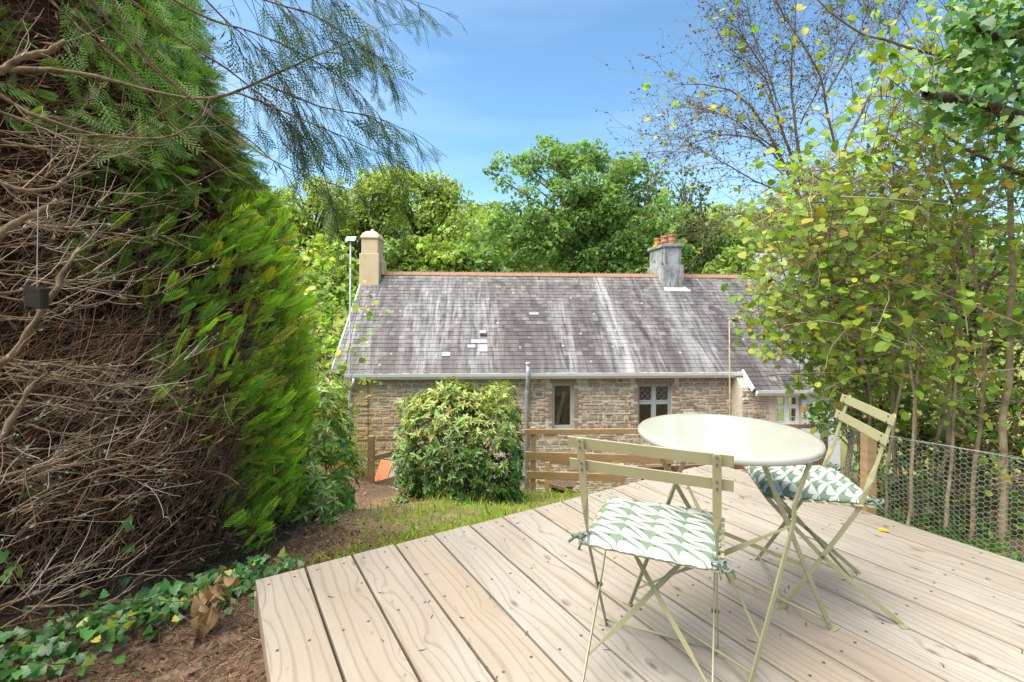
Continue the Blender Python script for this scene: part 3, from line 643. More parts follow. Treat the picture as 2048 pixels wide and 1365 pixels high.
def slate(a, b, s, h, tw):
    ln = GA * 1.5; v = []
    for x_, s_, hh in ((a, s, .012 + h), (b, s, .012 + h), (b, s + ln, -.004 + h), (a, s + ln, -.004 + h)): v.append(rplane(x_, s_ + tw * (x_ - (a + b) / 2) * 4, hh))
    for x_, s_, hh in ((a, s, .003 + h), (b, s, .003 + h), (b, s + ln, -.010 + h), (a, s + ln, -.010 + h)): v.append(rplane(x_, s_ + tw * (x_ - (a + b) / 2) * 4, hh))
    return v
SF = [(0, 1, 2, 3), (7, 6, 5, 4), (4, 5, 1, 0), (5, 6, 2, 1), (6, 7, 3, 2), (7, 4, 0, 3)]
slates.sort(key=lambda s: s[2] + (6 if s[0] > 7.2 else 0))
for s in slates[:300]:
    m = MB(); m.add(slate(*s), SF); m.obj('slate', M_slate, roof)
m = MB()
for s in slates[300:]: m.add(slate(*s), SF)
m.obj('slates', M_slate, roof, kind='stuff')
# ridge tiles with worn crests
x = XL
while x < XR - .1:
    ln = .33; m = MB(); y, z = YR, ZR; e = random.uniform(-.004, .004)
    pr = [(-.16, -.105), (-.02, .02), (.02, .02), (.16, -.105), (.15, -.125), (0, -.005), (-.15, -.125)]
    v = [(xx, y + p, z + q + .02 + e) for xx in (x + .004, x + ln - .004) for p, q in pr]; k = len(pr)
    m.add(v, [tuple(range(k)), tuple(range(2 * k - 1, k - 1, -1))] + [(i, i + k, (i + 1) % k + k, (i + 1) % k) for i in range(k)])
    if x > -3.6:
        for q in range(3):
            if random.random() < .2: continue
            cx = x + .06 + q * .105; h = random.uniform(.03, .065); m.add([(cx - .035, y - .012, z + .038), (cx + .035, y - .012, z + .038), (cx + .035, y + .012, z + .038), (cx - .035, y + .012, z + .038), (cx - .018, y - .008, z + .04 + h), (cx + .018, y - .008, z + .04 + h), (cx + .018, y + .008, z + .04 + h), (cx - .018, y + .008, z + .04 + h)], MB.BOXF)
    m.obj('ridge_tile', M_ridge, roof); x += ln
# left chimney, cream
def chim(name, cx, cy, mats): o = bpy.data.objects.new(name, None); return o
cxl = hr(746, 545)[0]
m = MB(); m.box(cxl - .33, cxl + .33, YR - .62, YR + .45, ZR - .75, ZR + .62); m.add([(cxl + .332, YR - .3, ZR - .1), (cxl + .44, YR - .3, ZR - .1), (cxl + .44, YR + .3, ZR - .1), (cxl + .332, YR + .3, ZR - .1), (cxl + .332, YR - .3, ZR + .42), (cxl + .42, YR - .3, ZR + .38), (cxl + .42, YR + .3, ZR + .38), (cxl + .332, YR + .3, ZR + .42)], MB.BOXF)
ch = m.obj('chimney', M_cream, roof, label='cream rendered chimney with a domed top', bevel=.02)
m = MB(); m.box(cxl - .28, cxl + .28, YR - .55, YR + .38, ZR + .622, ZR + 1.12); m.obj('shaft', M_cream, ch, bevel=.02)
m = MB(); m.add([(cxl + sx * a, YR - .085 + sy * b, ZR + z) for a, b, z in ((.30, .49, 1.122), (.315, .51, 1.17), (.30, .49, 1.23), (.25, .42, 1.33), (.15, .28, 1.41)) for sx, sy in ((-1, -1), (1, -1), (1, 1), (-1, 1))], [(4 * i + j, 4 * i + (j + 1) % 4, 4 * i + 4 + (j + 1) % 4, 4 * i + 4 + j) for i in range(4) for j in range(4)] + [(3, 2, 1, 0), (16, 17, 18, 19)]); m.obj('domed_cap', M_cream, ch, bevel=.02)
m = MB(); m.lathe([(.07, 1.36), (.09, 1.42), (.06, 1.5), (.02, 1.52)], (cxl, YR - .085, ZR), 10); m.obj('finial', M_cement, ch, smooth=True)
# right chimney, cement, four pots
cxr = hr(1348, 577)[0]; fy = hr(1348, 577)[1]
m = MB(); m.box(cxr - .36, cxr + .36, fy, fy + 1.75, ZR - .95, ZR + .34)
ch = m.obj('chimney', M_concrete, roof, label='grey cement chimney with terracotta pots', bevel=.015)
m = MB(); m.box(cxr - .30, cxr + .30, fy + .08, fy + 1.67, ZR + .342, ZR + .98); m.obj('shaft', M_concrete, ch, bevel=.015)
m = MB(); m.box(cxr - .37, cxr + .37, fy + .01, fy + 1.74, ZR + .982, ZR + 1.09); m.obj('capping', M_concrete, ch, bevel=.02)
for i, (dy, sc_) in enumerate(((.35, 1.0), (.75, .9), (1.1, .95), (1.45, .9))):
    m = MB(); m.lathe([(.135, 0), (.12, .06), (.12, .12), (.135, .14), (.135, .17), (.118, .19), (.115, .29), (.135, .31), (.135, .36), (.10, .36), (.09, .2)], (cxr + .06 * (-1) ** i, fy + dy, ZR + 1.092), 14); o = m.obj('chimney_pot', M_terra, ch, smooth=True)
m = MB(); q = rplane(cxr, 0); s0 = (fy - YE) / COS; m.add([rplane(cxr - .4, s0 - .18, .022), rplane(cxr + .55, s0 - .22, .022), rplane(cxr + .42, s0 + .1, .03), rplane(cxr - .38, s0 + .02, .03), rplane(cxr - .4, s0 - .18, .005), rplane(cxr + .55, s0 - .22, .005), rplane(cxr + .42, s0 + .1, .005), rplane(cxr - .38, s0 + .02, .005)], MB.BOXF); m.obj('cement_fillet', M_cement, roof)
# roof vent and patched slates
def patch(x0, x1, y0, y1, mat=M_lead, name='patch_slate'):
    a, b = hr(x0, y1), hr(x1, y0); sa, sb = (a[1] - YE) / COS, (b[1] - YE) / COS; m = MB()
    m.add([rplane(a[0], sa, .028), rplane(b[0], sa, .028), rplane(b[0], sb, .02), rplane(a[0], sb, .02), rplane(a[0], sa, .012), rplane(b[0], sa, .012), rplane(b[0], sb, .008), rplane(a[0], sb, .008)], [(0, 1, 2, 3), (7, 6, 5, 4), (4, 5, 1, 0), (5, 6, 2, 1), (6, 7, 3, 2), (7, 4, 0, 3)]); m.obj(name, mat, roof)
patch(942, 974, 680, 688); patch(883, 901, 705, 714); patch(1059, 1077, 626, 631); patch(935, 951, 690, 697); patch(958, 975, 690, 705)
a = hr(966, 672); sa = (a[1] - YE) / COS; m = MB(); m.add([rplane(a[0] - .1, sa, .015), rplane(a[0] + .1, sa, .015), rplane(a[0] + .1, sa + .2, .015), rplane(a[0] - .1, sa + .2, .015), rplane(a[0] - .1, sa - .01, .13), rplane(a[0] + .1, sa - .01, .13), rplane(a[0] + .1, sa + .18, .07), rplane(a[0] - .1, sa + .18, .07)], MB.BOXF); m.obj('roof_vent', M_greypipe, roof, bevel=.008)
# gutters, fascias, pipes
def gutter(x0, x1, yg, zg):
    m = MB(); prof = [(.0, 0), (.0, -.085), (-.045, -.115), (-.09, -.085), (-.115, -.0), (-.105, 0), (-.085, -.075), (-.045, -.1), (-.012, -.075), (-.012, 0)]; k = len(prof)
    v = [(xx, yg + p, zg + q) for xx in (x0, x1) for p, q in prof]
    m.add(v, [tuple(range(k)), tuple(range(2 * k - 1, k - 1, -1))] + [(i, i + k, (i + 1) % k + k, (i + 1) % k) for i in range(k)])
    g_ = m.obj('gutter', M_pvc, house)
    for xx in np.arange(x0 + 1.2, x1, 2.0):
        m = MB(); v = [(xx + d, yg + p * 1.06 + .003, zg + q * 1.05 + .002) for d in (-.035, .035) for p, q in prof]; m.add(v, [tuple(range(k)), tuple(range(2 * k - 1, k - 1, -1))] + [(i, i + k, (i + 1) % k + k, (i + 1) % k) for i in range(k)]); m.obj('union', M_pvc, g_)
    m = MB(); m.box(x0, x1, yg + .003, yg + .025, zg - .17, zg + .0); m.obj('fascia', M_pvc, house)
gutter(hp(690, 745)[0], XE - .02, YE - .0, ZE - .0)
gutter(XE + .06, XR, YE - EXD, ZE - EXD * TAN)
m = MB(); m.bar(rplane(XE - .02, .02, .0), rplane(XE - .02, -ES, .0), .14, .04, (0, -SIN, COS)); m.obj('bargeboard', M_pvc, house)
m = MB(); m.bar(rplane(XL - .02, 0, -.01), rplane(XL - .02, RUN / COS, -.01), .06, .05, (0, -SIN, COS)); m.obj('verge', M_cement, house)
px = hp(701, 780)[0]
m = MB(); m.tube([(hp(712, 750)[0], YE - .06, ZE - .12), (hp(712, 750)[0], YE - .06, ZE - .22), (px, -.07, ZE - .42), (px, -.06, ZE - .5), (px, -.06, 0.2)], .035, 10); m.obj('downpipe', M_pvc, house, smooth=True)
px = hp(1053, 780)[0]
m = MB(); m.tube([(px, YE - .17, ZE + .26), (px, YE - .17, ZE - .16), (px, -.13, ZE - .42), (px, -.10, ZE - .5), (px, -.10, 0)], .052, 12); o = m.obj('soil_pipe', M_greypipe, house, smooth=True)
m = MB(); m.lathe([(.066, 0), (.075, .06), (.06, .075)], (px, YE - .17, ZE + .24), 12); m.obj('vent_cowl', M_greypipe, o)
m = MB(); m.lathe([(.062, 0), (.062, .12)], (px, -.10, ZE - .62), 12); m.lathe([(.062, 0), (.062, .12)], (px, YE - .17, ZE - .06), 12); m.obj('collar', M_greypipe, o)
m = MB(); m.tube([(px, -.10, .62), (px - 1.2, -.12, .56), (px - 2.2, -.12, .5)], .05, 10); m.obj('waste_pipe', M_greypipe, house, smooth=True)
px = hp(737, 780)[0]; m = MB(); m.tube([(px - .12, -.06, ZE - .18), (px - .02, -.065, ZE - .22), (px, -.065, ZE - .4), (px + .01, -.065, 1.6)], .011, 6); m.obj('cable', M_black, house)
# windows, brick dressings
def window(wr, yp, bars, kind, mat=M_frame, t=.075):
    a, b, c, d = wr; m = MB(); y0, y1 = yp, yp + .07
    m.box(a + .004, a + t, y0, y1, c + .004, d - .004); m.box(b - t, b - .004, y0, y1, c + .004, d - .004); m.box(a + t, b - t, y0, y1, d - t, d - .004); m.box(a + t, b - t, y0, y1, c + .004, c + t)
    cells = [(a + t, b - t, c + t, d - t)]
    if bars:
        mx_, tz = (a + b) / 2, c + (d - c) * .60; m.box(mx_ - .045, mx_ + .045, y0, y1, c + t, d - t); m.box(a + t, mx_ - .045, y0 + .002, y1, tz - .035, tz + .035); m.box(mx_ + .045, b - t, y0 + .002, y1, tz - .035, tz + .035)
        cells = [(a + t, mx_ - .045, c + t, tz - .035), (mx_ + .045, b - t, c + t, tz - .035), (a + t, mx_ - .045, tz + .035, d - t), (mx_ + .045, b - t, tz + .035, d - t)]
    o = m.obj('window', mat, house, bevel=.006)
    for i, (p, q, r_, s) in enumerate(cells):
        m = MB(); f = .022
        if bars: m.box(p, p + f, y0 - .012, y0 + .04, r_, s); m.box(q - f, q, y0 - .012, y0 + .04, r_, s); m.box(p + f, q - f, y0 - .012, y0 + .04, s - f, s); m.box(p + f, q - f, y0 - .012, y0 + .04, r_, r_ + f); m.obj('casement', mat, o)
        m = MB(); m.box(p, q, y0 + .04, y0 + .046, r_, s); m.obj('pane', M_glass, o)
        if kind == 'lead' and i >= 2:
            m = MB(); n_ = 3; pw, ph = q - p - 2 * f, s - r_ - 2 * f
            for u in range(-3, 4):
                for sg in (1, -1):
                    # diagonal cames clipped to the light
                    pts = []
                    for tt in np.linspace(0, 1, 41):
                        xx = u / 2.2 + (tt if sg > 0 else 1 - tt) * 1.0
                        if 0 <= xx <= 1: pts.append((p + f + pw * xx, y0 + .036, r_ + f + ph * tt))
                    if len(pts) > 3: m.bar(pts[0], pts[-1], .009, .006, (1, 0, 0))
            m.obj('leading', M_lead, o)
    m = MB(); m.box(a - .02, b + .02, y0 - .07, y0 + .03, c - .05, c + .002); m.obj('sill', mat, o, bevel=.006)
    return o
window(W1, .10, False, '', t=.085); window(W2, .10, True, 'lead', t=.055)
window(EW, EY + .10, True, '', M_pvc, .07)
m = MB(); m.bar((W1[0] + .19, .35, W1[2] + .02), (W1[0] + .42, .42, W1[2] + 1.0), .1, .03, (1, 0, 0)); m.obj('leaning_board', M_whitewall, house)
def bricks(wr, jambs=True, h=.20, y=0.0):
    a, b, c, d = wr; base = MB(); base.box(a - (.01 if not jambs else .05), b + (.01 if not jambs else .05), y - .004, y + .1, d + .004, d + h + .01)
    o = base.obj('brick_surround', M_mortar, house)
    n = max(4, int((b - a + .1) / .077)); x0 = a - .06; wd = (b - a + .12) / n
    for i in range(n):
        x = x0 + i * wd; lean = (i - (n - 1) / 2) / n * .05; m = MB(); z0 = d + .006 - .02 * abs((i - (n - 1) / 2) / n) ** 2
        m.add([(x + .005, y - .022, z0), (x + wd - .005, y - .022, z0), (x + wd - .005, y, z0), (x + .005, y, z0), (x + .005 + lean, y - .022, z0 + h), (x + wd - .005 + lean, y - .022, z0 + h), (x + wd - .005 + lean, y, z0 + h), (x + .005 + lean, y, z0 + h)], MB.BOXF); m.obj('brick', M_brick, o)
    if jambs:
        z = c - .04; i = 0
        while z < d - .03:
            for sx in (-1, 1):
                if random.random() < .3: continue
                wd_ = (.22 if (i + (sx > 0)) % 2 else .11) + random.uniform(-.01, .02); m = MB()
                if sx < 0: m.box(a - wd_, a - .004, y - .024 + random.uniform(-.004, .004), y + .09, z + .005, z + .068)
                else: m.box(b + .004, b + wd_, y - .024 + random.uniform(-.004, .004), y + .09, z + .005, z + .068)
                m.obj('brick', M_brick, o)
            z += .076; i += 1
bricks(W1); bricks(W2); bricks(B1, False, .22); bricks(B2, False, .22)
# white house further down the valley
def white_house():
    Y = 34; c = at(1560, 560, Y); t = thing('white_house', 'white rendered house with a slate roof glimpsed behind the hazel leaves', 'house', (c[0], Y, -4))
    zt = at(1550, 525, Y)[2] + 4; m = MB(); m.box(-1.4, 6, 0, 6, 0, zt); m.obj('wall', M_whitewall, t)
    m = MB(); m.add([(-1.7, -.3, zt), (6.3, -.3, zt), (6.3, 6.3, zt), (-1.7, 6.3, zt), (-.6, 2.6, zt + .9), (5.2, 2.6, zt + .9), (5.2, 3.4, zt + .9), (-.6, 3.4, zt + .9)], MB.BOXF); m.obj('roof', simple('grey_slates', (.2, .19, .19), (.3, .28, .28), 20), t)
    for x in (.6, 3): m = MB(); m.box(x, x + .9, -.03, .05, 1.2, 2.4); m.obj('window', M_dark, t)
white_house()
def lamp():
    p0 = at(700, 700, 13.4); tz = at(701, 483, 13.4)[2]; t = thing('pole_lamp', 'thin grey pole with a flat white panel on top, left of the cream chimney', 'lamp post', (p0[0], p0[1], -4.3))
    m = MB(); m.tube([(0, 0, 0), (0, 0, tz + 4.3)], .021, 8); m.obj('pole', M_greypipe, t, smooth=True)
    m = MB(); m.add([(-.13, -.06, tz + 4.3), (.13, -.06, tz + 4.3), (.13, .1, tz + 4.42), (-.13, .1, tz + 4.42), (-.13, -.07, tz + 4.32), (.13, -.07, tz + 4.32), (.13, .09, tz + 4.44), (-.13, .09, tz + 4.44)], MB.BOXF); m.obj('panel', M_solar, t)
lamp()
def dry_pole():
    b = hp(1459, 860, -.75); c, s = hc, hs
    def wpos(l): return np.array([HB[0] + l[0] * c - l[1] * s, HB[1] + l[0] * s + l[1] * c, HB[2] + l[2]])
    p = wpos(b); t = thing('wooden_pole', 'thin bare wooden pole with a crooked arm standing before the cottage gutter', 'pole', (p[0], p[1], -4.3))
    z1 = at(1457, 637, p[1])[2] + 4.3; m = MB(); m.tube([(0, 0, 0), (.01, 0, z1 * .5), (-.02, 0, z1)], [.026, .023, .018], 7); m.obj('shaft', M_stem, t, smooth=True)
    m = MB(); m.tube([(-.06, 0, z1 - .02), (.3, 0, z1 - .02), (.7, 0, z1 - .12), (1.2, .02, z1 - .22)], [.022, .02, .018, .008], 6); m.obj('arm', M_stem, t, smooth=True)
dry_pole()

# ------------------------------------------------------------------ timber fences between garden and cottage
def fence(name, label, posts, rails, mat=M_fence, pmat=None):
    b = posts[0][0]; t = thing(name, label, 'fence', tuple(b))
    for p, h, wd in posts:
        m = MB(); m.box(p[0] - wd / 2, p[0] + wd / 2, p[1] - wd / 2, p[1] + wd / 2, p[2] - .4, p[2] + h); m.obj('post', pmat or mat, t, True, bevel=.004)
    for p, q, hgt, th in rails:
        m = MB(); m.bar(p, q, hgt, th, (0, 0, 1)); m.obj('rail', mat, t, True, bevel=.004)
def gpost(x, ytop, ybot, Y, wd=.1):
    p = at(x, ybot, Y); return (np.array([p[0], Y, p[2]]), at(x, ytop, Y)[2] - p[2], wd)
f_ = .075
fence('rail_fence', 'new timber post and rail fence below the deck with three wide rails', [gpost(1066, 855, 985, 8.3, .09), gpost(1335, 880, 985, 8.6, .10)],
      [(at(1049, 864, 8.24), at(1345, 862, 8.54), .085, .04), (at(1050, 912, 8.24), at(1345, 920, 8.54), .14, .035), (at(1053, 950, 8.24), at(1250, 957, 8.45), .13, .035)])
fence('brown_fence', 'dark brown timber rail fence beyond the table near the netting', [gpost(1648, 855, 960, 8.9, .09), gpost(1500, 855, 960, 8.8, .09)], [(at(1360, 852, 8.72), at(1662, 853, 8.85), .07, .05), (at(1250, 944, 8.6), at(1655, 922, 8.85), .12, .04)], M_fencedark)
fence('stair_handrail', 'lower timber handrail sloping down behind the rail fence', [gpost(1094, 924, 975, 9.6, .09), gpost(1243, 928, 985, 10.4, .09)], [(at(1080, 920, 9.55), at(1246, 940, 10.4), .09, .035), (at(1072, 962, 9.5), at(1150, 985, 10.0), .06, .04)])
p0 = gpost(742, 872, 992, 8.3, .1)
fence('side_fence', 'short timber fence with two sloping rails left of the clipped shrub', [p0, gpost(790, 908, 965, 10.4, .07)], [(at(744, 918, 8.25), at(840, 892, 10.6), .09, .04), (at(744, 975, 8.25), at(840, 945, 10.6), .16, .035)])
b = at(757, 985, 9.4); t = thing('orange_board', 'orange board leaning against a grey slab beside the left fence post', 'board', tuple(b)); m = MB(); m.bar(at(756, 975, 9.4), at(775, 922, 9.7), .26, .04, (1, 0, .25)); m.obj('board', M_orange, t, True, bevel=.004)
b = at(775, 970, 9.8); t = thing('grey_slab', 'grey slab standing behind the orange board', 'slab', tuple(b)); m = MB(); m.bar(at(768, 972, 9.85), at(781, 930, 10.0), .3, .05, (1, 0, .2)); m.obj('slab', M_concrete, t, True, bevel=.004)
pts = []
for k_ in range(420):
    x_, y_ = rng.uniform(-2.3, -1.5), rng.uniform(8.7, 9.6); pts.append((x_, y_, float(gz(x_, y_)) + .02, rng.uniform(.02, .06)))
m = MB()
for x_, y_, z_, r_ in pts: m.lathe([(r_ * .6, -.3 * r_), (r_, .1 * r_), (r_ * .5, .6 * r_)], (x_, y_, z_), 6)
o = m.obj('gravel', M_gravel, kind='stuff'); props(o, 'pale stone gravel at the foot of the left fence', 'gravel')

# ------------------------------------------------------------------ chicken wire fence on the right of the deck
def wire_fence():
    e0 = dk(NPL * PITCH + .09, 1.0); e1 = dk(NPL * PITCH + .09, 2.6)
    t = thing('wire_fence', 'hexagonal wire netting stretched from a timber stake along the right of the deck', 'wire fence', (e0[0], e0[1], -.3))
    m = MB(); m.box(e0[0] - .03, e0[0] + .03, e0[1] - .03, e0[1] + .03, -.5, .46); m.obj('stake', M_fence, t, True, bevel=.003)
    m = MB(); m.box(e1[0] - .03, e1[0] + .03, e1[1] - .03, e1[1] + .03, -.5, .5); m.obj('stake', M_fence, t, True, bevel=.003)
    def net(a, b, z0, z1, za, zb, sz=.031):
        a, b = np.array(a[:2]), np.array(b[:2]); Ln = np.linalg.norm(b - a); d = (b - a) / Ln; nrm_ = np.array([-d[1], d[0]]); segs = []
        ncol = int(Ln / (sz * .75)); nrow = int((z1 - z0) / (sz * .866)) + 1
        for i in range(ncol):
            for j in range(nrow):
                cx = i * sz * .75; cz = z0 + j * sz * .866 + (i % 2) * sz * .433; h = sz / 2
                v = [(cx + h * math.cos(k * math.pi / 3), cz + h * math.sin(k * math.pi / 3)) for k in range(4)]
                for k in range(3): segs.append((v[k], v[k + 1]))
        P = []
        for (p, q) in segs:
            pp = []
            for (u, z) in (p, q):
                top = za + (zb - za) * u / Ln; bulge = .018 * math.sin(u * 9 + z * 6) + .01 * math.sin(u * 23)
                zz = min(z + .012 * math.sin(u * 7), top); xy = a + d * u + nrm_ * bulge; pp.append((xy[0], xy[1], zz))
            if abs(pp[0][2] - pp[1][2]) + abs(p[0] - q[0]) > .003: P.append(pp)
        P = np.array(P); v, f = tubeset(P, np.full(P.shape[:2], .0008), 3); return v, f
    v, f = net(e0, e1, -.34, .5, .445, .50); o = link('wire_mesh', npmesh('wire_mesh', v, f, M_wire), t, True, kind='stuff')
    v, f = net(e0, e0 + np.array([-.02, 1.3, 0]), -.5, .5, .44, .3, .03); o = link('wire_mesh', npmesh('wire_mesh', v, f, M_wire), t, True, kind='stuff')
    m = MB(); m.tube([e0 + [0, 0, .447], e0 * .5 + e1 * .5 + [0, 0, .468], e1 + [0, 0, .502]], .0016, 4); m.obj('top_wire', M_wire, t, True)
wire_fence()

# ------------------------------------------------------------------ vegetation generators
def curve_paths(p0, d0, ln, n=5, bend=(0, 0, 0), wob=.08):
    """K curved polylines; p0 (K,3), d0 (K,3), ln (K)"""
    K = len(p0); d = norm(d0); P = np.empty((K, n, 3)); P[:, 0] = p0
    for i in range(1, n):
        d = norm(d + np.asarray(bend) / n + wob * rng.normal(size=(K, 3))); P[:, i] = P[:, i - 1] + d * (ln / (n - 1))[:, None]
    return P
def tapered(P, r0, r1):
    n = P.shape[1]; t = np.linspace(0, 1, n)[None]; return np.asarray(r0).reshape(-1, 1) * (1 - t) + np.asarray(r1).reshape(-1, 1) * t
def clump_leaves(cs, rs, per, size, base, alt=None, p_alt=0, flat=.8, tpl=QUAD, shell=.55, upb=.35, amp=.22):
    """leaves spread through the outer part of each clump; returns verts, faces, colours"""
    N = np.maximum((per * rs * rs).astype(int), 6); idx = np.repeat(np.arange(len(cs)), N); n = len(idx)
    d = rand_dir(n); d[:, 2] += upb; d = norm(d); rr = rs[idx] * (shell + (1 - shell) * rng.random(n) ** .5)
    pos = cs[idx] + d * rr[:, None] * np.array([1, 1, flat])
    nr = norm(d + .7 * rng.normal(size=(n, 3)) + [0, 0, .3]); dr = norm(np.cross(nr, rng.normal(size=(n, 3))))
    s = size * rng.uniform(.6, 1.35, n); v, f = leafset(pos - dr * s[:, None] * .5, dr, nr, s, s * .62, tpl)
    tint = 1 + .16 * rng.normal(size=len(cs)); c = jitter_col(base, n, amp, alt, p_alt) * tint[idx][:, None]
    return v, f, rep(np.clip(c, .004, .9), len(tpl[0]))
def circ_clumps(circles, Y, n, rpx, depth=1.0):
    """clump centres inside the measured outline (photo circles), given real depth"""
    cs, rs = [], []; w_ = np.array([c[2] ** 2 for c in circles], float); w_ /= w_.sum()
    for _ in range(n):
        cx, cy, cr_ = circles[rng.choice(len(circles), p=w_)]; a = rng.uniform(0, 2 * math.pi); q = math.sqrt(rng.random()); rad = q * cr_
        r = rng.uniform(*rpx); hd = math.sqrt(max(0, 1 - q * q)) * cr_ / F_PX * Y * depth
        y = Y - rng.choice([1, .6, .2, -.4]) * hd * rng.uniform(.6, 1); p = at(cx + rad * math.cos(a), cy + rad * math.sin(a), Y); k = y / Y
        cs.append((p[0] * 1, y, p[2])); rs.append(r / F_PX * Y)
    return np.array(cs), np.array(rs)
def tree(name, label, circles, Y, n, rpx, per, size, base, alt=None, p_alt=0, trunk=None, tr=.25, cat='tree', group=None, limbs=26, mat=M_leaf, flat=.75, bmat=M_bark, depth=1.0, tpl=QUAD, shell=.55, root_z=None):
    cs, rs = circ_clumps(circles, Y, n, rpx, depth)
    bx = at(trunk if trunk else np.mean([c[0] for c in circles]), 600, Y)[0]; bz = float(gz(bx, Y)) - .1 if root_z is None else root_z
    t = thing(name, label, cat, (bx, Y, bz), group=group)
    v, f, c = clump_leaves(cs, rs, per, size, base, alt, p_alt, flat, tpl, shell); link('crown', npmesh('crown', v, f, mat, c), t, True)
    zt = cs[:, 2].max(); zl = np.percentile(cs[:, 2], 15); top = np.array([cs[:, 0].mean(), Y, zl + (zt - zl) * .6])
    b0 = np.array([bx, Y, bz]); tp = np.array([b0 + (top - b0) * k_ + np.array([.25 * math.sin(5 * k_ + bx), 0, 0]) * k_ for k_ in np.linspace(0, 1, 7)])
    v, f = tubeset(tp[None], tapered(tp[None], [tr], [tr * .25]), 8); link('trunk', npmesh('trunk', v, f, bmat, smooth=True), t, True)
    k_ = rng.choice(len(cs), min(limbs, len(cs)), replace=False); P = []
    for i in k_:
        h = np.clip((cs[i, 2] - b0[2]) / (top[2] - b0[2] + 1e-6) * .72, .3, .95); s = b0 + (top - b0) * h; s[0] += .25 * math.sin(5 * h + bx) * h; e = cs[i]
        mid = s * .5 + e * .5 + np.array([0, 0, .12 * np.linalg.norm(e - s)]) + rng.normal(size=3) * .06 * np.linalg.norm(e - s)
        P.append([s, s * .6 + mid * .4 + rng.normal(size=3) * .03, mid, mid * .45 + e * .55, e])
    P = np.array(P); v, f = tubeset(P, tapered(P, np.full(len(P), tr * .38), np.full(len(P), tr * .08)), 5); link('limbs', npmesh('limbs', v, f, bmat, smooth=True), t, True)
    return t
def leaf_objects(parent, pos, d, nrm_, ln, wd, me, name='leaf'):
    d = norm(d); s = norm(np.cross(nrm_, d)); u = np.cross(d, s); pl = np.array(parent.location)
    for i in range(len(pos)):
        o = bpy.data.objects.new(name, me); COL.objects.link(o); o.parent = parent
        p = pos[i] - pl
        o.matrix_basis = Matrix(((d[i, 0] * ln[i], s[i, 0] * wd[i], u[i, 0] * ln[i], p[0]), (d[i, 1] * ln[i], s[i, 1] * wd[i], u[i, 1] * ln[i], p[1]), (d[i, 2] * ln[i], s[i, 2] * wd[i], u[i, 2] * ln[i], p[2]), (0, 0, 0, 1)))
def unit_leaf(tpl, mat, name): return npmesh(name, tpl[0], tpl[1], mat, smooth=True)
ME_HAZEL = unit_leaf(ROUND, M_hazel, 'leaf'); ME_IVY = unit_leaf(IVY, M_ivyleaf, 'ivy_leaf'); ME_LANCE = unit_leaf(leaf_template([(.25, .4), (.6, .5), (.85, .25)], .2, .25), M_bushleaf, 'shrub_leaf')

# ------------------------------------------------------------------ trees beyond the cottage
OAK = (.105, .185, .052); YEL = (.215, .275, .07); MID = (.135, .205, .05); DRK = (.075, .12, .035)
tree('oak_tree', 'biggest tree, a broad dark green oak rising behind the middle of the roof', [(1110, 400, 105), (1210, 420, 110), (1300, 470, 80), (1010, 480, 75), (1090, 330, 50), (1180, 350, 60), (1260, 370, 55), (1020, 360, 40), (1130, 510, 100), (1250, 520, 90), (1190, 480, 90), (1060, 540, 60), (1320, 540, 60)], 31, 470, (12, 30), 130, .27, OAK, [(.15, .225, .07)], .4, 1150, .32, limbs=46)
tree('locust_tree', 'feathery yellow green tree just left of the big oak with sinuous limbs', [(840, 400, 58), (890, 430, 55), (800, 380, 40), (880, 390, 35)], 29, 150, (13, 26), 95, .24, YEL, [(.29, .32, .07), (.15, .22, .055)], .45, 820, .22, flat=.6, bmat=M_darkbark, limbs=26)
tree('locust_tree', 'feathery yellow green tree above the cream chimney', [(740, 410, 58), (770, 380, 40), (700, 430, 45)], 28, 130, (13, 25), 95, .24, YEL, [(.29, .32, .07), (.15, .22, .055)], .45, 712, .22, flat=.6, bmat=M_darkbark, limbs=26)
tree('locust_tree', 'feathery yellow green tree left of the pole lamp, partly behind hanging fronds', [(620, 420, 60), (570, 420, 45), (660, 400, 40), (600, 470, 45)], 27, 130, (13, 25), 95, .24, YEL, [(.27, .31, .07), (.15, .22, .055)], .45, 645, .2, flat=.6, bmat=M_darkbark, limbs=26)
tree('ash_tree', 'thin leaved grey green tree just right of the oak above the cement chimney', [(1365, 370, 42), (1400, 400, 35), (1385, 440, 40)], 33, 34, (10, 20), 55, .3, (.07, .11, .04), None, 0, 1390, .2, limbs=30)
tree('sycamore_tree', 'dark green tree between the cement chimney and the white house', [(1410, 490, 50), (1450, 520, 45), (1370, 520, 40)], 32, 80, (12, 26), 90, .3, (.06, .11, .025), [(.13, .18, .03)], .2, 1420, .3)
tree('maple_tree', 'green tree above the white house roof behind the hazel', [(1530, 490, 48), (1600, 480, 55), (1680, 480, 60)], 40, 90, (12, 26), 80, .36, MID, None, 0, 1590, .3)
tree('evergreen_tree', 'dark evergreen crown seen between the locust trunks', [(800, 470, 42), (690, 470, 40), (840, 500, 40)], 42, 60, (14, 26), 90, .42, DRK, None, 0, 800, .3)
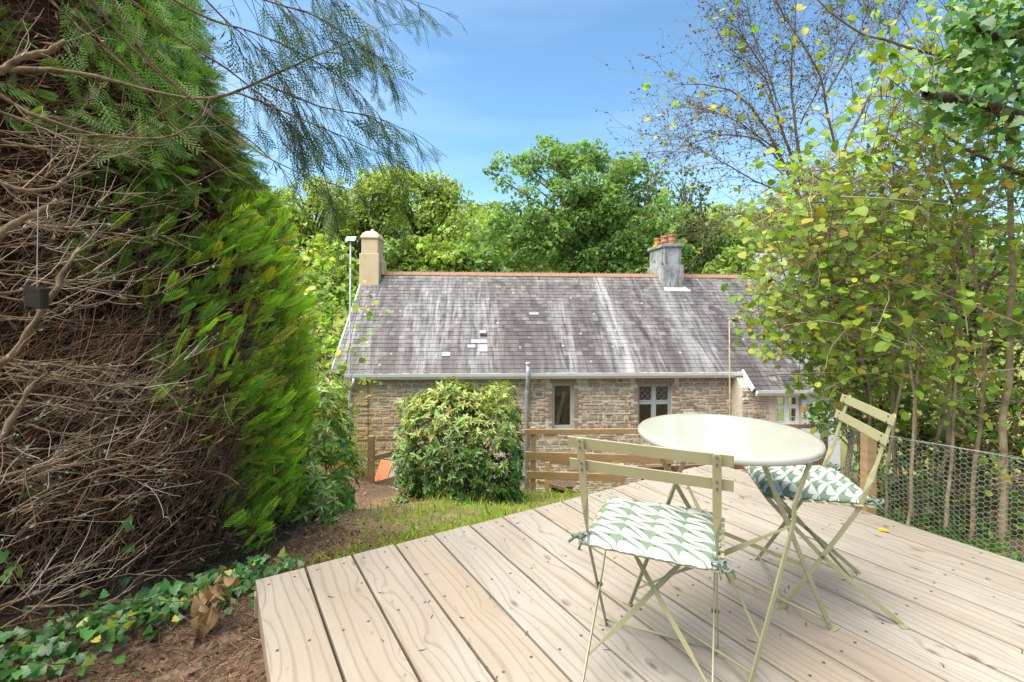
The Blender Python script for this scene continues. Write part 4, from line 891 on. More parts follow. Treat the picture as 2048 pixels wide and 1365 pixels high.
# lower growth between those trees
for cx, cy, r, Yd, colr, lab in ((560, 690, 70, 10.5, (.17, .27, .05), 'pale leafy bush just behind the conifer edge'), (650, 580, 55, 19, (.14, .22, .045), 'soft green bush left of the roof ridge end'), (880, 525, 46, 26, (.19, .26, .05), 'rounded yellow green bush rising over the ridge, left of the oak'), (800, 520, 50, 26, MID, 'mid green bush over the ridge right of the cream chimney'), (660, 540, 62, 23, (.18, .25, .05), 'loose green bush left of the pole lamp'),
                                (590, 560, 60, 22, (.21, .28, .05), 'pale green bush behind the conifer edge'), (950, 530, 44, 27, OAK, 'dark green bush at the left foot of the oak'), (1460, 545, 40, 27, MID, 'green bush behind the ridge right of the cement chimney'), (655, 640, 72, 17.5, (.15, .25, .04), 'bright green bush beside the left roof verge'), (600, 690, 70, 14.5, (.18, .28, .05), 'light green bush below the left roof corner')):
    tree('bush', lab, [(cx, cy, r), (cx - r * .5, cy + r * .5, r * .8), (cx + r * .5, cy + r * .4, r * .7)], Yd, 85, (10, 22), 150, .0115 * Yd, colr, [(.2, .24, .04)], .15, cx, .1, 'bush', 'bushes around the cottage', limbs=14)
def wood():
    parts = []
    for _ in range(1):
        n = 900; xs = rng.uniform(-55, 60, n); ys = rng.uniform(48, 80, n); zs = gz(xs, ys) + rng.uniform(.5, 8.5, n); cs = np.stack([xs, ys, zs], 1); rs = rng.uniform(1.2, 2.8, n)
        parts.append(clump_leaves(cs, rs, 16, .75, (.14, .20, .055), [(.2, .24, .06)], .3, .8))
    v, f, c = merge(parts); o = link('far_wood', npmesh('far_wood', v, f, M_leaf, c), kind='stuff'); props(o, 'far wooded hillside closing the valley behind the trees', 'wood')
wood()

# ------------------------------------------------------------------ clipped shrub in the middle
def shrub(name, label, c, rx, ry, h, nw, leaf, alts, parts_n=300, bx=3.4, cols=(.085, .17, .024), top=(.25, .31, .055), group=None, per=8, wr=.3):
    """evergreen shrub of leaf rosettes on a rounded block"""
    t = thing(name, label, 'shrub', tuple(c), group=group); n = nw
    d = rand_dir(n); d[:, 2] = np.abs(d[:, 2]) * 1.3 - .12; d = norm(d); pw = 1 / (np.abs(d) ** bx).sum(1) ** (1 / bx)
    q = d * pw[:, None]; lump = 1 + .05 * np.sin(7 * q[:, 0] + 3 * q[:, 2]) + .05 * np.sin(9 * q[:, 1] + 5 * q[:, 2] + 1) + .035 * rng.normal(size=n)
    dep = rng.choice([1, .93, .84, .7], n, p=[.5, .25, .15, .1]); pos = np.array(c) + q * lump[:, None] * dep[:, None] * [rx, ry, h]
    pos[:, 2] = np.maximum(pos[:, 2], c[2] + .05)
    axis = norm(d * [1, 1, .8] + [0, 0, .45] + .3 * rng.normal(size=(n, 3)))
    a1 = norm(np.cross(axis, rng.normal(size=(n, 3)))); a2 = np.cross(axis, a1); P, D, Nn, Lr, tp = [], [], [], [], []
    for k_ in range(per):
        an = 2 * math.pi * k_ / per + rng.normal(size=n) * .25; rad = a1 * np.cos(an)[:, None] + a2 * np.sin(an)[:, None]; up = rng.uniform(.05, .7, n)[:, None]
        P.append(pos); D.append(norm(rad + axis * up)); Nn.append(norm(axis - rad * up)); Lr.append(leaf * rng.uniform(.65, 1.25, n)); tp.append(q[:, 2])
    P, D, Nn, Lr, tp = np.concatenate(P), np.concatenate(D), np.concatenate(Nn), np.concatenate(Lr), np.concatenate(tp)
    key = P[:, 1] + rng.random(len(P)) * .25 - (tp < .5) * .1; o_ = np.argsort(key); a, b = o_[:parts_n], o_[parts_n:]
    if parts_n: leaf_objects(t, P[a], D[a], Nn[a], Lr[a], Lr[a] * wr, ME_LANCE)
    c_ = jitter_col(cols, len(b), .28, alts, .10); k_ = np.clip((tp[b] - .5) * 2.6, 0, 1)[:, None] * rng.random((len(b), 1)) ** .6
    c_ = c_ * (1 - k_) + jitter_col(top, len(b), .25, [(.36, .20, .07), (.30, .16, .07), (.4, .3, .1)], .22) * k_
    v, f = leafset(P[b], D[b], Nn[b], Lr[b], Lr[b] * wr, LANCE); link('foliage', npmesh('foliage', v, f, M_leafglossy, rep(c_, len(LANCE[0]))), t, True, kind='stuff')
    K = 34; p0 = np.array(c) + np.stack([rng.normal(size=K) * .12 * rx / .9, rng.normal(size=K) * .12, np.zeros(K)], 1); e = pos[rng.integers(0, n, K)]; tt = np.linspace(0, 1, 5)[None, :, None]
    Pp = p0[:, None] * (1 - tt) + e[:, None] * tt + rng.normal(size=(K, 5, 3)) * .03; v, f = tubeset(Pp, tapered(Pp, np.full(K, .014), np.full(K, .004)), 5); link('stems', npmesh('stems', v, f, M_bark, smooth=True), t, True)
    return t
yb = 7.15
shrub('clipped_shrub', 'clipped block of evergreen shrub with orange tinged top standing on the lawn', at(923, 1000, yb),   .77, .72, at(923, 787, yb)[2] - at(917, 1000, yb)[2] - .04, 2600, .082, [(.17, .26, .04), (.24, .13, .05)], bx=6.5, wr=.38, cols=(.06, .14, .018), top=(.20, .26, .045))
shrub('laurel_shrub', 'lance leaved shrub hugging the right edge of the conifer, above the path', np.array([-2.22, 5.3, -1.05]), .42, .5, 1.35, 420, .11, [(.2, .28, .05)], 200, cols=(.11, .20, .03), top=(.2, .27, .05))
shrub('laurel_shrub', 'low leafy shrub at the foot of the conifer, beside the earth path', np.array([-1.82, 4.25, -.8]), .26, .28, .5, 130, .10, [(.2, .28, .05)], 120, cols=(.11, .20, .03), top=(.19, .28, .05))
shrub('holly_shrub', 'dark glossy shrub against the left downpipe of the cottage', np.array([-4.75, 12.0, -4.2]), .72, .7, 3.4, 800, .16, [(.10, .17, .05)], 0, cols=(.035, .08, .02), top=(.07, .13, .035))
def sapling(label, base, tip, n, colr):
    t = thing('sapling', label, 'sapling', tuple(base), group='thin saplings beside the conifer')
    K = 5; tt = np.linspace(0, 1, 7)[None, :, None]; off = rng.normal(size=(K, 1, 3)) * [.35, .3, .3]; P = base[None, None] * (1 - tt) + (tip[None, None] + off) * tt + rng.normal(size=(K, 7, 3)) * .02
    v, f = tubeset(P, tapered(P, np.full(K, .018), np.full(K, .004)), 5); link('stems', npmesh('stems', v, f, M_stem, smooth=True), t, True)
    i = rng.integers(0, K, n); u = rng.uniform(.15, 1.05, n); pos = base + (tip + off[i, 0] - base) * u[:, None] + rng.normal(size=(n, 3)) * [.28, .25, .2]; nr = norm(rng.normal(size=(n, 3)) + [0, -.4, 1]); dr = norm(np.cross(nr, rng.normal(size=(n, 3))))
    s = rng.uniform(.06, .13, n); v, f = leafset(pos, dr, nr, s, s * .75, ROUND); link('leaves', npmesh('leaves', v, f, M_leaf, rep(jitter_col(colr, n, .22, [(.34, .36, .05)], .14), len(ROUND[0]))), t, True, kind='stuff')
sapling('pale green sapling with yellowing leaves just right of the conifer top', np.array([-3.6, 7.4, -1.6]), at(545, 520, 7.4), 620, (.17, .25, .05))
sapling('pale green sapling between the conifer and the left roof corner', np.array([-3.1, 7.9, -1.9]), at(610, 600, 7.9), 700, (.16, .24, .045))
def weeds(label, cx, cy, rx, ry, n, h, colr, brown=.25):
    x = cx + rng.normal(size=n) * rx; y = cy + rng.normal(size=n) * ry; p0 = np.stack([x, y, gz(x, y)], 1); d = norm(np.stack([rng.normal(size=n) * .35, rng.normal(size=n) * .35, np.ones(n)], 1)); P = curve_paths(p0, d, h * rng.uniform(.4, 1.1, n), 5, (0, 0, -.5), .1)
    v1, f1 = tubeset(P, tapered(P, np.full(n, .003), np.full(n, .0012)), 3); c1 = rep(jitter_col(colr, n, .2, [(.3, .2, .1)], brown), 15)
    k_ = 7; pos = P[:, 1:].reshape(-1, 3); pos = np.repeat(pos, 2, 0) + rng.normal(size=(len(pos) * 2, 3)) * .02; nr = rand_dir(len(pos)) + [0, 0, .6]; dr = np.cross(nr, rng.normal(size=(len(pos), 3))); s = rng.uniform(.025, .07, len(pos))
    v2, f2 = leafset(pos, dr, norm(nr), s, s * .4, LANCE); c2 = rep(jitter_col(colr, len(pos), .25, [(.34, .22, .1), (.25, .27, .07)], brown), len(LANCE[0])); v, f, c = merge([(v1, f1, c1), (v2, f2, c2)])
    o = link('weeds', npmesh('weeds', v, f, M_leaf, c), kind='stuff'); props(o, label, 'weeds')
weeds('tall tangled weeds left of the side fence post', -3.05, 8.7, .25, .4, 420, .75, (.13, .19, .05), .2)
weeds('dry brownish weeds at the foot of the left fence post', -2.95, 7.8, .22, .3, 220, .26, (.26, .18, .09), .6)
weeds('low green weeds under the wire netting on the right', 2.62, 2.75, .14, .5, 330, .17, (.08, .18, .03), .05)
weeds('weeds along the wall foot behind the timber fence', 1.6, 9.6, 2.2, .3, 260, .3, (.12, .2, .04), .1)
tree('ivy_bush', 'leafy green bush covering the right end of the cottage roof and wall', [(1660, 735, 48), (1685, 665, 55), (1655, 830, 40), (1640, 780, 32), (1710, 800, 60), (1730, 720, 70)], 8.6, 130, (14, 28), 900, .085, (.06, .13, .022), [(.15, .22, .03)], .25, 1690, .06, 'bush', limbs=30, root_z=-2.3)

# ------------------------------------------------------------------ grass, litter
def grass():
    n = 110000; x = rng.uniform(-2.4, 2.0, n); y = rng.uniform(2.6, 8.6, n); q = np.stack([x - DC[0], y - DC[1]], 1); v_ = q @ DV
    dens = np.exp(-np.clip(-v_ - .02, 0, 9) / .9) + .10; path = np.clip((x + 1.55 - .25 * np.sin(y * 2)) / .6, 0.06, 1); path = np.where(v_ > -.55, np.maximum(path, .8), path)
    clump = .5 + .5 * np.sin(5 * x + 2.1 * np.sin(3 * y)) * np.sin(4.4 * y + 1.7 * np.sin(2.3 * x)); ok = (v_ < -.015) & (rng.random(n) < dens * path * (.25 + clump)) & ((x > -1.9) | (v_ > -.6)); x, y = x[ok], y[ok]; n = len(x)
    p = np.stack([x, y, gz(x, y) - .005], 1); d = norm(np.stack([rng.normal(size=n) * .45, rng.normal(size=n) * .45, np.ones(n)], 1)); h = rng.uniform(.025, .085, n) * np.where(rng.random(n) < .08, 1.8, 1)
    v, f = leafset(p, d, norm(np.cross(d, rng.normal(size=(n, 3)))), h, np.full(n, .005), LANCE); c = jitter_col((.22, .35, .05), n, .25, [(.42, .36, .13), (.34, .36, .08)], .3)
    o = link('grass', npmesh('grass', v, f, M_leaf, rep(c, len(LANCE[0]))), kind='stuff'); props(o, 'short grass growing along the far edge of the deck', 'grass')
grass()
def litter():
    n = 5200; x = np.concatenate([rng.uniform(-3, -.9, n // 2), rng.uniform(-2.6, 3.5, n // 2)]); y = np.concatenate([rng.uniform(1.2, 4.4, n // 2), rng.uniform(3.8, 8.8, n // 2)]); ok = ~in_deck(x, y, .0); x, y = x[ok], y[ok]; n = len(x)
    k_ = 500; xr = rng.uniform(2.2, 3.4, k_); yr = rng.uniform(1.6, 4.2, k_); o2 = ~in_deck(xr, yr); x = np.concatenate([x, xr[o2]]); y = np.concatenate([y, yr[o2]]); n = len(x)
    p = np.stack([x, y, gz(x, y) + rng.uniform(.004, .03, n)], 1); nr = norm(rng.normal(size=(n, 3)) * .4 + [0, 0, 1]); d = norm(np.cross(nr, rng.normal(size=(n, 3)))); s = rng.uniform(.012, .05, n)
    v1, f1 = leafset(p, d, nr, s, s * .55, LANCE); c1 = rep(jitter_col((.20, .11, .06), n, .35, [(.34, .21, .11), (.11, .06, .035), (.30, .13, .07)], .5), len(LANCE[0]))
    m_ = 9500; x = rng.uniform(-2.2, -.7, m_); y = rng.uniform(1.1, 4.0, m_); ok = ~in_deck(x, y, -.01); x, y = x[ok], y[ok]; m_ = len(x); p0 = np.stack([x, y, gz(x, y) + .008], 1); dd = norm(np.stack([rng.normal(size=m_), rng.normal(size=m_), rng.normal(size=m_) * .2 + .06], 1))
    P = curve_paths(p0, dd, rng.uniform(.03, .13, m_), 4, (0, 0, -.1), .15); v2, f2 = tubeset(P, tapered(P, np.full(m_, .0019), np.full(m_, .0010)), 3); c2 = rep(jitter_col((.27, .16, .085), m_, .35, [(.42, .29, .17), (.13, .07, .04)], .45), 12)
    v, f, c = merge([(v1, f1, c1), (v2, f2, c2)]); o = link('leaf_litter', npmesh('leaf_litter', v, f, M_twig, c), kind='stuff'); props(o, 'brown leaf litter and needles scattered over the bare earth', 'leaf litter')
litter()
def debris():
    n = 110; u = rng.uniform(.05, NPL * PITCH - .05, n); v_ = rng.uniform(.05, 2.4, n); xy = DC + u[:, None] * DU + v_[:, None] * DV; p0 = np.column_stack([xy, np.full(n, .003)]); d = norm(np.column_stack([rng.normal(size=(n, 2)), np.zeros(n)]))
    P = curve_paths(p0, d, rng.uniform(.008, .035, n), 4, (0, 0, 0), .25); P[:, :, 2] = .0035; v1, f1 = tubeset(P, tapered(P, np.full(n, .0018), np.full(n, .0008)), 4); c1 = rep(jitter_col((.13, .075, .04), n, .4), 16)
    o = link('deck_debris', npmesh('deck_debris', v1, f1, M_twig, c1), kind='stuff'); props(o, 'tiny fallen twigs and seeds strewn over the deck boards', 'twigs')
    a, b = ray(1768, 1062); Y = EYE / b; t = thing('fallen_leaf', 'single curled yellow leaf lying on the deck near the far chair', 'leaf', (a * Y, Y, .0))
    v, f = leafset(np.array([[-.03, 0, .006]]), np.array([[1, -.4, .1]]), np.array([[0, -.3, 1.]]), .05, .028, ROUND); link('blade', npmesh('blade', v, f, M_leaf, np.tile([[.55, .36, .03]], (len(v), 1)), True), t)
debris()

# ------------------------------------------------------------------ conifer hedge on the left
HC = np.array([(-3.2, 1.2), (-2.75, 1.55), (-2.42, 1.95), (-2.15, 2.35), (-1.92, 2.68), (-1.72, 3.0), (-1.60, 3.35), (-1.66, 3.75), (-1.95, 4.2), (-2.5, 4.6), (-3.2, 4.8)])
hs_len = np.concatenate([[0], np.cumsum(np.linalg.norm(np.diff(HC, axis=0), axis=1))]); HL = hs_len[-1]
def hedge_pt(s, z, depth=0.0):
    """point on the hedge face: s 0..1 along plan, z height; returns pos, tangent, outward normal"""
    s = np.asarray(s); z = np.asarray(z); q = s * HL; x = np.interp(q, hs_len, HC[:, 0]); y = np.interp(q, hs_len, HC[:, 1])
    e = .03; x2, y2 = np.interp(q + e, hs_len, HC[:, 0]), np.interp(q + e, hs_len, HC[:, 1]); x1, y1 = np.interp(q - e, hs_len, HC[:, 0]), np.interp(q - e, hs_len, HC[:, 1])
    T = np.stack([x2 - x1, y2 - y1, np.zeros_like(x)], -1); T = norm(T); Nn = np.stack([T[..., 1], -T[..., 0], np.zeros_like(x)], -1)
    far = np.clip((s - .45) / .3, 0, 1)
    back = np.interp(z, [-.6, -.2, .2, .8, 1.4, 2.0, 2.4, 2.7, 3.4, 4.5, 6], [.22, .12, .0, .02, .22, .52, .74, 1.05, 1.75, 2.6, 3.6]) * (.35 + .65 * far)
    lump = .07 * np.sin(4 * q + 2 * z) + .06 * np.sin(2.6 * z - 3 * q) + .04 * np.sin(9 * q + 7 * z)
    P = np.stack([x, y, z], -1) + Nn * (lump - back - depth)[..., None]; return P, T, Nn
def hedge():
    base = hedge_pt(np.array([.5]), np.array([-.4]))[0][0]
    t = thing('conifer_hedge', 'tall overgrown conifer hedge with brown dead twigs inside and bright green edge', 'hedge', (base[0] - .4, base[1] + .3, -.5))
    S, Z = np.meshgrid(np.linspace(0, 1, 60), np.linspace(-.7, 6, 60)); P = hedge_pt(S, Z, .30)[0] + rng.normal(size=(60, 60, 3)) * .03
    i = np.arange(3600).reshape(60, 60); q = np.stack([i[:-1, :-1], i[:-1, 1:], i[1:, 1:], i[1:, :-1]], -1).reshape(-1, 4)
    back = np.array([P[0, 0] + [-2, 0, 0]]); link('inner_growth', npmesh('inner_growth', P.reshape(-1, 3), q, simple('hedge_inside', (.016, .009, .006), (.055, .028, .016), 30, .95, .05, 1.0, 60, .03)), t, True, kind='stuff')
    # dead twigs
    n = 15500; s = rng.uniform(.0, .93, n); z = rng.uniform(-.55, 1.0, n) + rng.random(n) ** 1.3 * 3.2 * (rng.random(n) < .62); dp = rng.uniform(-.02, .24, n); p, T, Nn = hedge_pt(s, z, dp)
    zf = np.clip((z - .2) / 1.4, 0, 1)[:, None]
    d = T * rng.uniform(.1, 1.0, (n, 1)) + Nn * rng.uniform(-.1, .55, (n, 1)) + np.array([0, 0, 1]) * (rng.normal(size=(n, 1)) * .38 + .6 * (1 - zf) + .1) + .2 * rng.normal(size=(n, 3))
    Pp = curve_paths(p, d, rng.uniform(.12, .46, n), 5, (0, 0, .15), .085); r0 = rng.choice([.0008, .0012, .0018, .0028], n, p=[.5, .32, .13, .05]); v, f = tubeset(Pp, tapered(Pp, r0, r0 * .45), 3)
    c = jitter_col((.28, .16, .09), n, .35, [(.40, .25, .13), (.14, .065, .035), (.44, .31, .18), (.32, .17, .09)], .6) * (1.0 - .0 * dp[:, None]); parts = [(v, f, rep(c, 15))]
    # fine dead branchlets hanging on them
    k_ = rng.integers(0, n, 26000); j = rng.integers(1, 5, 26000); p0 = Pp[k_, j]; dd = norm(Pp[k_, j] - Pp[k_, j - 1] + .8 * rng.normal(size=(26000, 3))); ln = rng.uniform(.02, .10, 26000)
    v, f = leafset(p0, dd, rand_dir(26000), ln, np.full(26000, .0026), QUAD); parts.append((v, f, rep(jitter_col((.20, .10, .05), 26000, .35, [(.34, .20, .11)], .3), 4)))
    v, f, c = merge(parts); link('dead_twigs', npmesh('dead_twigs', v, f, M_twig, c), t, True, kind='stuff')
    # green sprays: feather template of 15 branchlets
    tv, tf = [], []
    for i_ in range(8):
        u = .08 + i_ * .112; L_ = .40 * math.sin(math.pi * (.25 + .62 * u))
        for sg in (-1, 1):
            a = math.radians(30 - 8 * u); b0 = len(tv); du, dv_ = math.cos(a), sg * math.sin(a); w_ = .024
            tv += [(u, 0, 0), (u + L_ * .55 * du - w_ * dv_, L_ * .55 * dv_ + w_ * du, -.02), (u + L_ * du, L_ * dv_, -.07), (u + L_ * .55 * du + w_ * dv_, L_ * .55 * dv_ - w_ * du, -.02)]; tf += [(b0, b0 + 1, b0 + 2), (b0, b0 + 2, b0 + 3)]
    b0 = len(tv); tv += [(0, -.02, 0), (0, .02, 0), (1.12, 0, -.06)]; tf.append((b0, b0 + 2, b0 + 1)); SPR = (np.array(tv), np.array(tf))
    n = 44000; s = rng.uniform(.02, 1, n); z = rng.uniform(-.45, 5.2, n); p, T, Nn = hedge_pt(s, z, rng.uniform(-.08, .1, n))
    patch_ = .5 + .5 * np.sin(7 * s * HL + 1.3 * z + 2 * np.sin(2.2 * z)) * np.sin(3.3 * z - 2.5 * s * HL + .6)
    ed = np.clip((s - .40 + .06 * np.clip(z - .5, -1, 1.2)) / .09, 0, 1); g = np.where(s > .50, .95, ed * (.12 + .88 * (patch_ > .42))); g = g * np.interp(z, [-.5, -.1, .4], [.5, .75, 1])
    hi = np.clip((z - 1.9) / .8, 0, 1) * (patch_ > .52) * .55; mid = ((patch_ > .72) & (z > .3)) * .35 * (s > .28); ok = rng.random(n) < np.maximum(np.maximum(g, hi), mid) * .6; p, T, Nn, s, z = p[ok], T[ok], Nn[ok], s[ok], z[ok]; n = len(p)
    d = norm(Nn * rng.uniform(.3, 1, (n, 1)) + T * rng.uniform(-.1, .8, (n, 1)) + np.array([0, 0, 1]) * rng.uniform(.3, 1.3, (n, 1)) * np.where(z < 1.9, 1, -.4)[:, None] + .25 * rng.normal(size=(n, 3)))
    nr = norm(np.cross(d, rng.normal(size=(n, 3)))); ln = rng.choice([.7, 1.0, 1.4], n) * rng.uniform(.09, .14, n); v, f = leafset(p, d, nr, ln, ln, SPR)
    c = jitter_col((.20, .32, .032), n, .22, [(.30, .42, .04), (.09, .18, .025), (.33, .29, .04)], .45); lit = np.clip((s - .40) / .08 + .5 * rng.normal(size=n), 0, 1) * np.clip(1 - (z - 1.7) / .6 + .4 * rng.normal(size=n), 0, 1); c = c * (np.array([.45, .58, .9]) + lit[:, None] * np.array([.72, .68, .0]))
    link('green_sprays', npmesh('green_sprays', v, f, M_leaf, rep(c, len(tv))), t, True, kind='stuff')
    return SPR
SPR = hedge()

# ------------------------------------------------------------------ overhanging cypress at top left
def resample(P, n):
    d = np.concatenate([[0], np.cumsum(np.linalg.norm(np.diff(P, axis=0), axis=1))]); u = np.linspace(0, d[-1], n)
    # smooth (Catmull-like) by fine interpolation then box filter
    fine = np.stack([np.interp(np.linspace(0, d[-1], 80), d, P[:, i]) for i in range(3)], 1)
    ker = np.ones(13) / 13; pad = np.concatenate([np.repeat(fine[:1], 6, 0), fine, np.repeat(fine[-1:], 6, 0)]); sm = np.stack([np.convolve(pad[:, i], ker, 'valid') for i in range(3)], 1); sm[0] = P[0]; sm[-1] = P[-1]
    return np.stack([np.interp(u, np.linspace(0, d[-1], 80), sm[:, i]) for i in range(3)], 1)
def frond_template():
    tv, tf = [], []
    for i_ in range(7):
        u = .14 + i_ * .13; L_ = .30 * (1 - .7 * u) + .06
        for sg in (-1, 1):
            a = math.radians(42); du, dv_ = math.cos(a), sg * math.sin(a); u2 = u + (.06 if sg > 0 else 0)
            for j in range(3):                       # scale leaf knots along every branchlet
                q = (j + .4) / 3; cx, cy = u2 + L_ * q * du, L_ * q * dv_; b0 = len(tv); l_, w_ = .085, .019
                tv += [(cx - l_ * .5 * du, cy - l_ * .5 * dv_, -.12 * q * L_), (cx - w_ * dv_, cy + w_ * du, -.12 * q * L_), (cx + l_ * .6 * du, cy + l_ * .6 * dv_, -.14 * q * L_), (cx + w_ * dv_, cy - w_ * du, -.12 * q * L_)]; tf += [(b0, b0 + 1, b0 + 2), (b0, b0 + 2, b0 + 3)]
    b0 = len(tv); tv += [(0, -.014, 0), (0, .014, 0), (1.05, 0, -.03)]; tf.append((b0, b0 + 2, b0 + 1)); return np.array(tv), np.array(tf)
FRD = frond_template()
def cypress():
    t = thing('cypress_tree', 'cypress at the left edge with bare lichened branches and fronds hanging across the sky', 'tree', (-3.0, 1.6, -.5))
    m = MB(); m.tube([(-3.0, 1.6, -.6), (-2.95, 1.6, 1.2), (-2.85, 1.65, 3.2), (-2.8, 1.7, 6)], [.16, .14, .11, .05], 10); m.obj('trunk', M_bark, t, True, smooth=True)
    D = 2.1
    br = [  # (points (px,py,depth), base radius, tip radius, leafy from)
        ([(-120, 150, 1.9), (0, 140, 2.0), (100, 132, 2.05), (250, 165, 2.1), (350, 195, 2.15), (395, 203, 2.2), (470, 185, 2.25), (560, 140, 2.3), (640, 110, 2.35), (760, 60, 2.45)], .011, .002, .62),
        ([(470, 185, 2.25), (600, 240, 2.3), (720, 290, 2.4), (800, 335, 2.45)], .005, .0012, .15), ([(520, 165, 2.27), (640, 212, 2.35), (760, 238, 2.4), (838, 270, 2.45)], .005, .0012, .15),
        ([(190, -60, 1.9), (300, 130, 2.0), (400, 210, 2.1), (500, 300, 2.2), (600, 350, 2.25), (720, 385, 2.3)], .006, .0015, .72), ([(130, -60, 1.8), (250, 90, 2.0), (380, 200, 2.1), (470, 260, 2.2), (560, 330, 2.3), (600, 400, 2.3)], .006, .0015, 2),
        ([(230, -80, 1.9), (400, 40, 2.1), (560, 90, 2.3), (700, 170, 2.4), (770, 250, 2.45)], .006, .0013, .35), ([(300, -90, 2.0), (480, -10, 2.2), (640, 40, 2.4), (750, 110, 2.5), (790, 160, 2.5)], .006, .0013, .25),
        ([(350, -110, 2.1), (550, -50, 2.3), (720, -20, 2.5), (848, 12, 2.55)], .006, .0013, .3), ([(200, -60, 1.9), (330, 60, 2.05), (450, 130, 2.2), (560, 220, 2.3), (640, 330, 2.35), (660, 400, 2.35)], .005, .0013, .45),
        ([(330, -90, 2.1), (430, 20, 2.2), (520, 100, 2.3), (580, 180, 2.35), (600, 250, 2.35)], .005, .0012, .35), ([(420, -110, 2.2), (540, -10, 2.35), (620, 70, 2.4), (690, 90, 2.45)], .005, .0012, .3), ([(520, -110, 2.3), (640, -30, 2.45), (720, 50, 2.5), (760, 70, 2.5)], .004, .0012, .3),
        ([(150, 20, 2.0), (280, 170, 2.15), (370, 280, 2.25), (470, 350, 2.3), (540, 390, 2.3)], .005, .0013, 2), ([(60, -40, 1.9), (160, 60, 2.0), (300, 180, 2.15), (420, 260, 2.25), (490, 330, 2.3)], .005, .0013, 2),
        ([(-100, 130, 1.6), (0, 190, 1.7), (80, 235, 1.75), (200, 270, 1.85), (330, 278, 1.95), (400, 235, 2.0), (430, 200, 2.0)], .009, .0015, 2), ([(-80, 190, 1.6), (60, 250, 1.7), (200, 300, 1.8), (340, 340, 1.95), (420, 420, 2.05)], .006, .0015, 2),
        ([(-90, 160, 1.5), (0, 148, 1.55), (60, 115, 1.6), (140, 84, 1.65)], .014, .008, 2), ([(-90, 520, 1.5), (0, 478, 1.5), (60, 440, 1.55), (130, 402, 1.6)], .014, .010, 2), ([(-60, 330, 1.5), (40, 380, 1.55), (110, 380, 1.6), (200, 310, 1.7)], .010, .004, 2),
        ([(-40, 760, 1.5), (30, 700, 1.5), (60, 655, 1.5), (105, 590, 1.52), (130, 535, 1.55), (160, 500, 1.6)], .013, .006, 2), ([(-60, 950, 1.5), (0, 880, 1.55), (60, 770, 1.6), (90, 740, 1.6)], .012, .006, 2), ([(-60, 590, 1.55), (40, 580, 1.6), (110, 575, 1.65), (190, 540, 1.75), (230, 520, 1.8)], .007, .002, 2),
        ([(-60, 980, 1.6), (0, 960, 1.65), (100, 930, 1.75), (215, 890, 1.9)], .007, .002, 2), ([(-60, 1000, 1.5), (0, 860, 1.55), (45, 930, 1.6), (30, 1010, 1.6), (0, 1060, 1.6)], .004, .002, 2)]
    # random long sweeping bare branches
    for _ in range(72):
        y0 = rng.uniform(230, 1330); ln = rng.uniform(140, 430) * (1.0 if y0 < 800 else .85); sag = rng.uniform(-10, 60) if y0 < 900 else rng.uniform(-110, 20); x0 = rng.uniform(-90, 60); dz = rng.uniform(1.5, 1.9)
        tipup = rng.uniform(-90, 40); br.append(([(x0, y0, dz), (x0 + ln * .3, y0 + sag * .6, dz + .06), (x0 + ln * .65, y0 + sag, dz + .18), (x0 + ln, y0 + sag + tipup, dz + .3)], rng.uniform(.0018, .0048), .0009, 2))
    fr_p, fr_d, fr_l, TW = [], [], [], []
    for pts, r0, r1, lf in br:
        P = resample(path_at(pts), 22); P = P + np.cumsum(rng.normal(size=P.shape) * .0022, axis=0); RR = tapered(P[None], [r0], [r1]) * (1 + .16 * rng.normal(size=(1, 22)).clip(-1, 2)); v, f = tubeset(P[None], RR, 6 if r0 > .004 else 4)
        if r0 > .012:
            nb = 6; f = np.concatenate([f, np.array([[len(v) - 6, len(v) - 5, len(v) - 4, len(v) - 3], [len(v) - 6, len(v) - 3, len(v) - 2, len(v) - 1]])])
        link('branch', npmesh('branch', v, f, M_lichenbark, smooth=True), t, True)
        n = len(P); tan = np.gradient(P, axis=0)
        if lf < 1:
            for u in np.arange(lf, 1.0, .044):
                i = min(int(u * (n - 1)), n - 2); p = P[i] + (P[i + 1] - P[i]) * (u * (n - 1) - i)
                for sg in (-1, 1):
                    if rng.random() < .25: continue
                    sd = norm(np.cross(tan[i], [0, 0, 1.0])[None])[0]; d = norm((norm(tan[i][None])[0] * .75 + sd * sg * rng.uniform(.1, .7) + np.array([0, 0, -1]) * rng.uniform(.1, .95) + rng.normal(size=3) * .15)[None])[0]
                    fr_p.append(p); fr_d.append(d); fr_l.append(rng.uniform(.10, .30) * (1.1 - .45 * (u - lf)))
            fr_p.append(P[-1]); fr_d.append(norm(tan[-1][None])[0]); fr_l.append(.16)
        else:
            for _ in range(int(9 if r0 > .003 else 5)):
                i = rng.integers(3, n - 1); d = norm(tan[i][None])[0] + rng.normal(size=3) * .55; TW.append((P[i], d, rng.uniform(.04, .22), min(r0 * .5, .0018)))
    fr_p, fr_d, fr_l = np.array(fr_p), np.array(fr_d), np.array(fr_l); nn = len(fr_p)
    # each hanging twig: a bent axis carrying three fronds
    P = curve_paths(fr_p, fr_d, fr_l * 1.25, 5, (0, 0, -.55), .07); v1, f1 = tubeset(P, tapered(P, np.full(nn, .0017), np.full(nn, .0010)), 3); c1 = np.tile([[.05, .055, .025]], (len(v1), 1))
    pos, dr, ln = [], [], []
    for j, k_ in ((1, .62), (2, .62), (3, .55), (4, .4)):
        for sg in (-1, 1):
            base = norm(P[:, j] - P[:, j - 1]); side = norm(np.cross(base, rng.normal(size=(nn, 3)))); pos.append(P[:, j]); dr.append(norm(base + side * .45 * sg + [0, 0, -.2])); ln.append(fr_l * k_ * rng.uniform(.6, 1.1, nn))
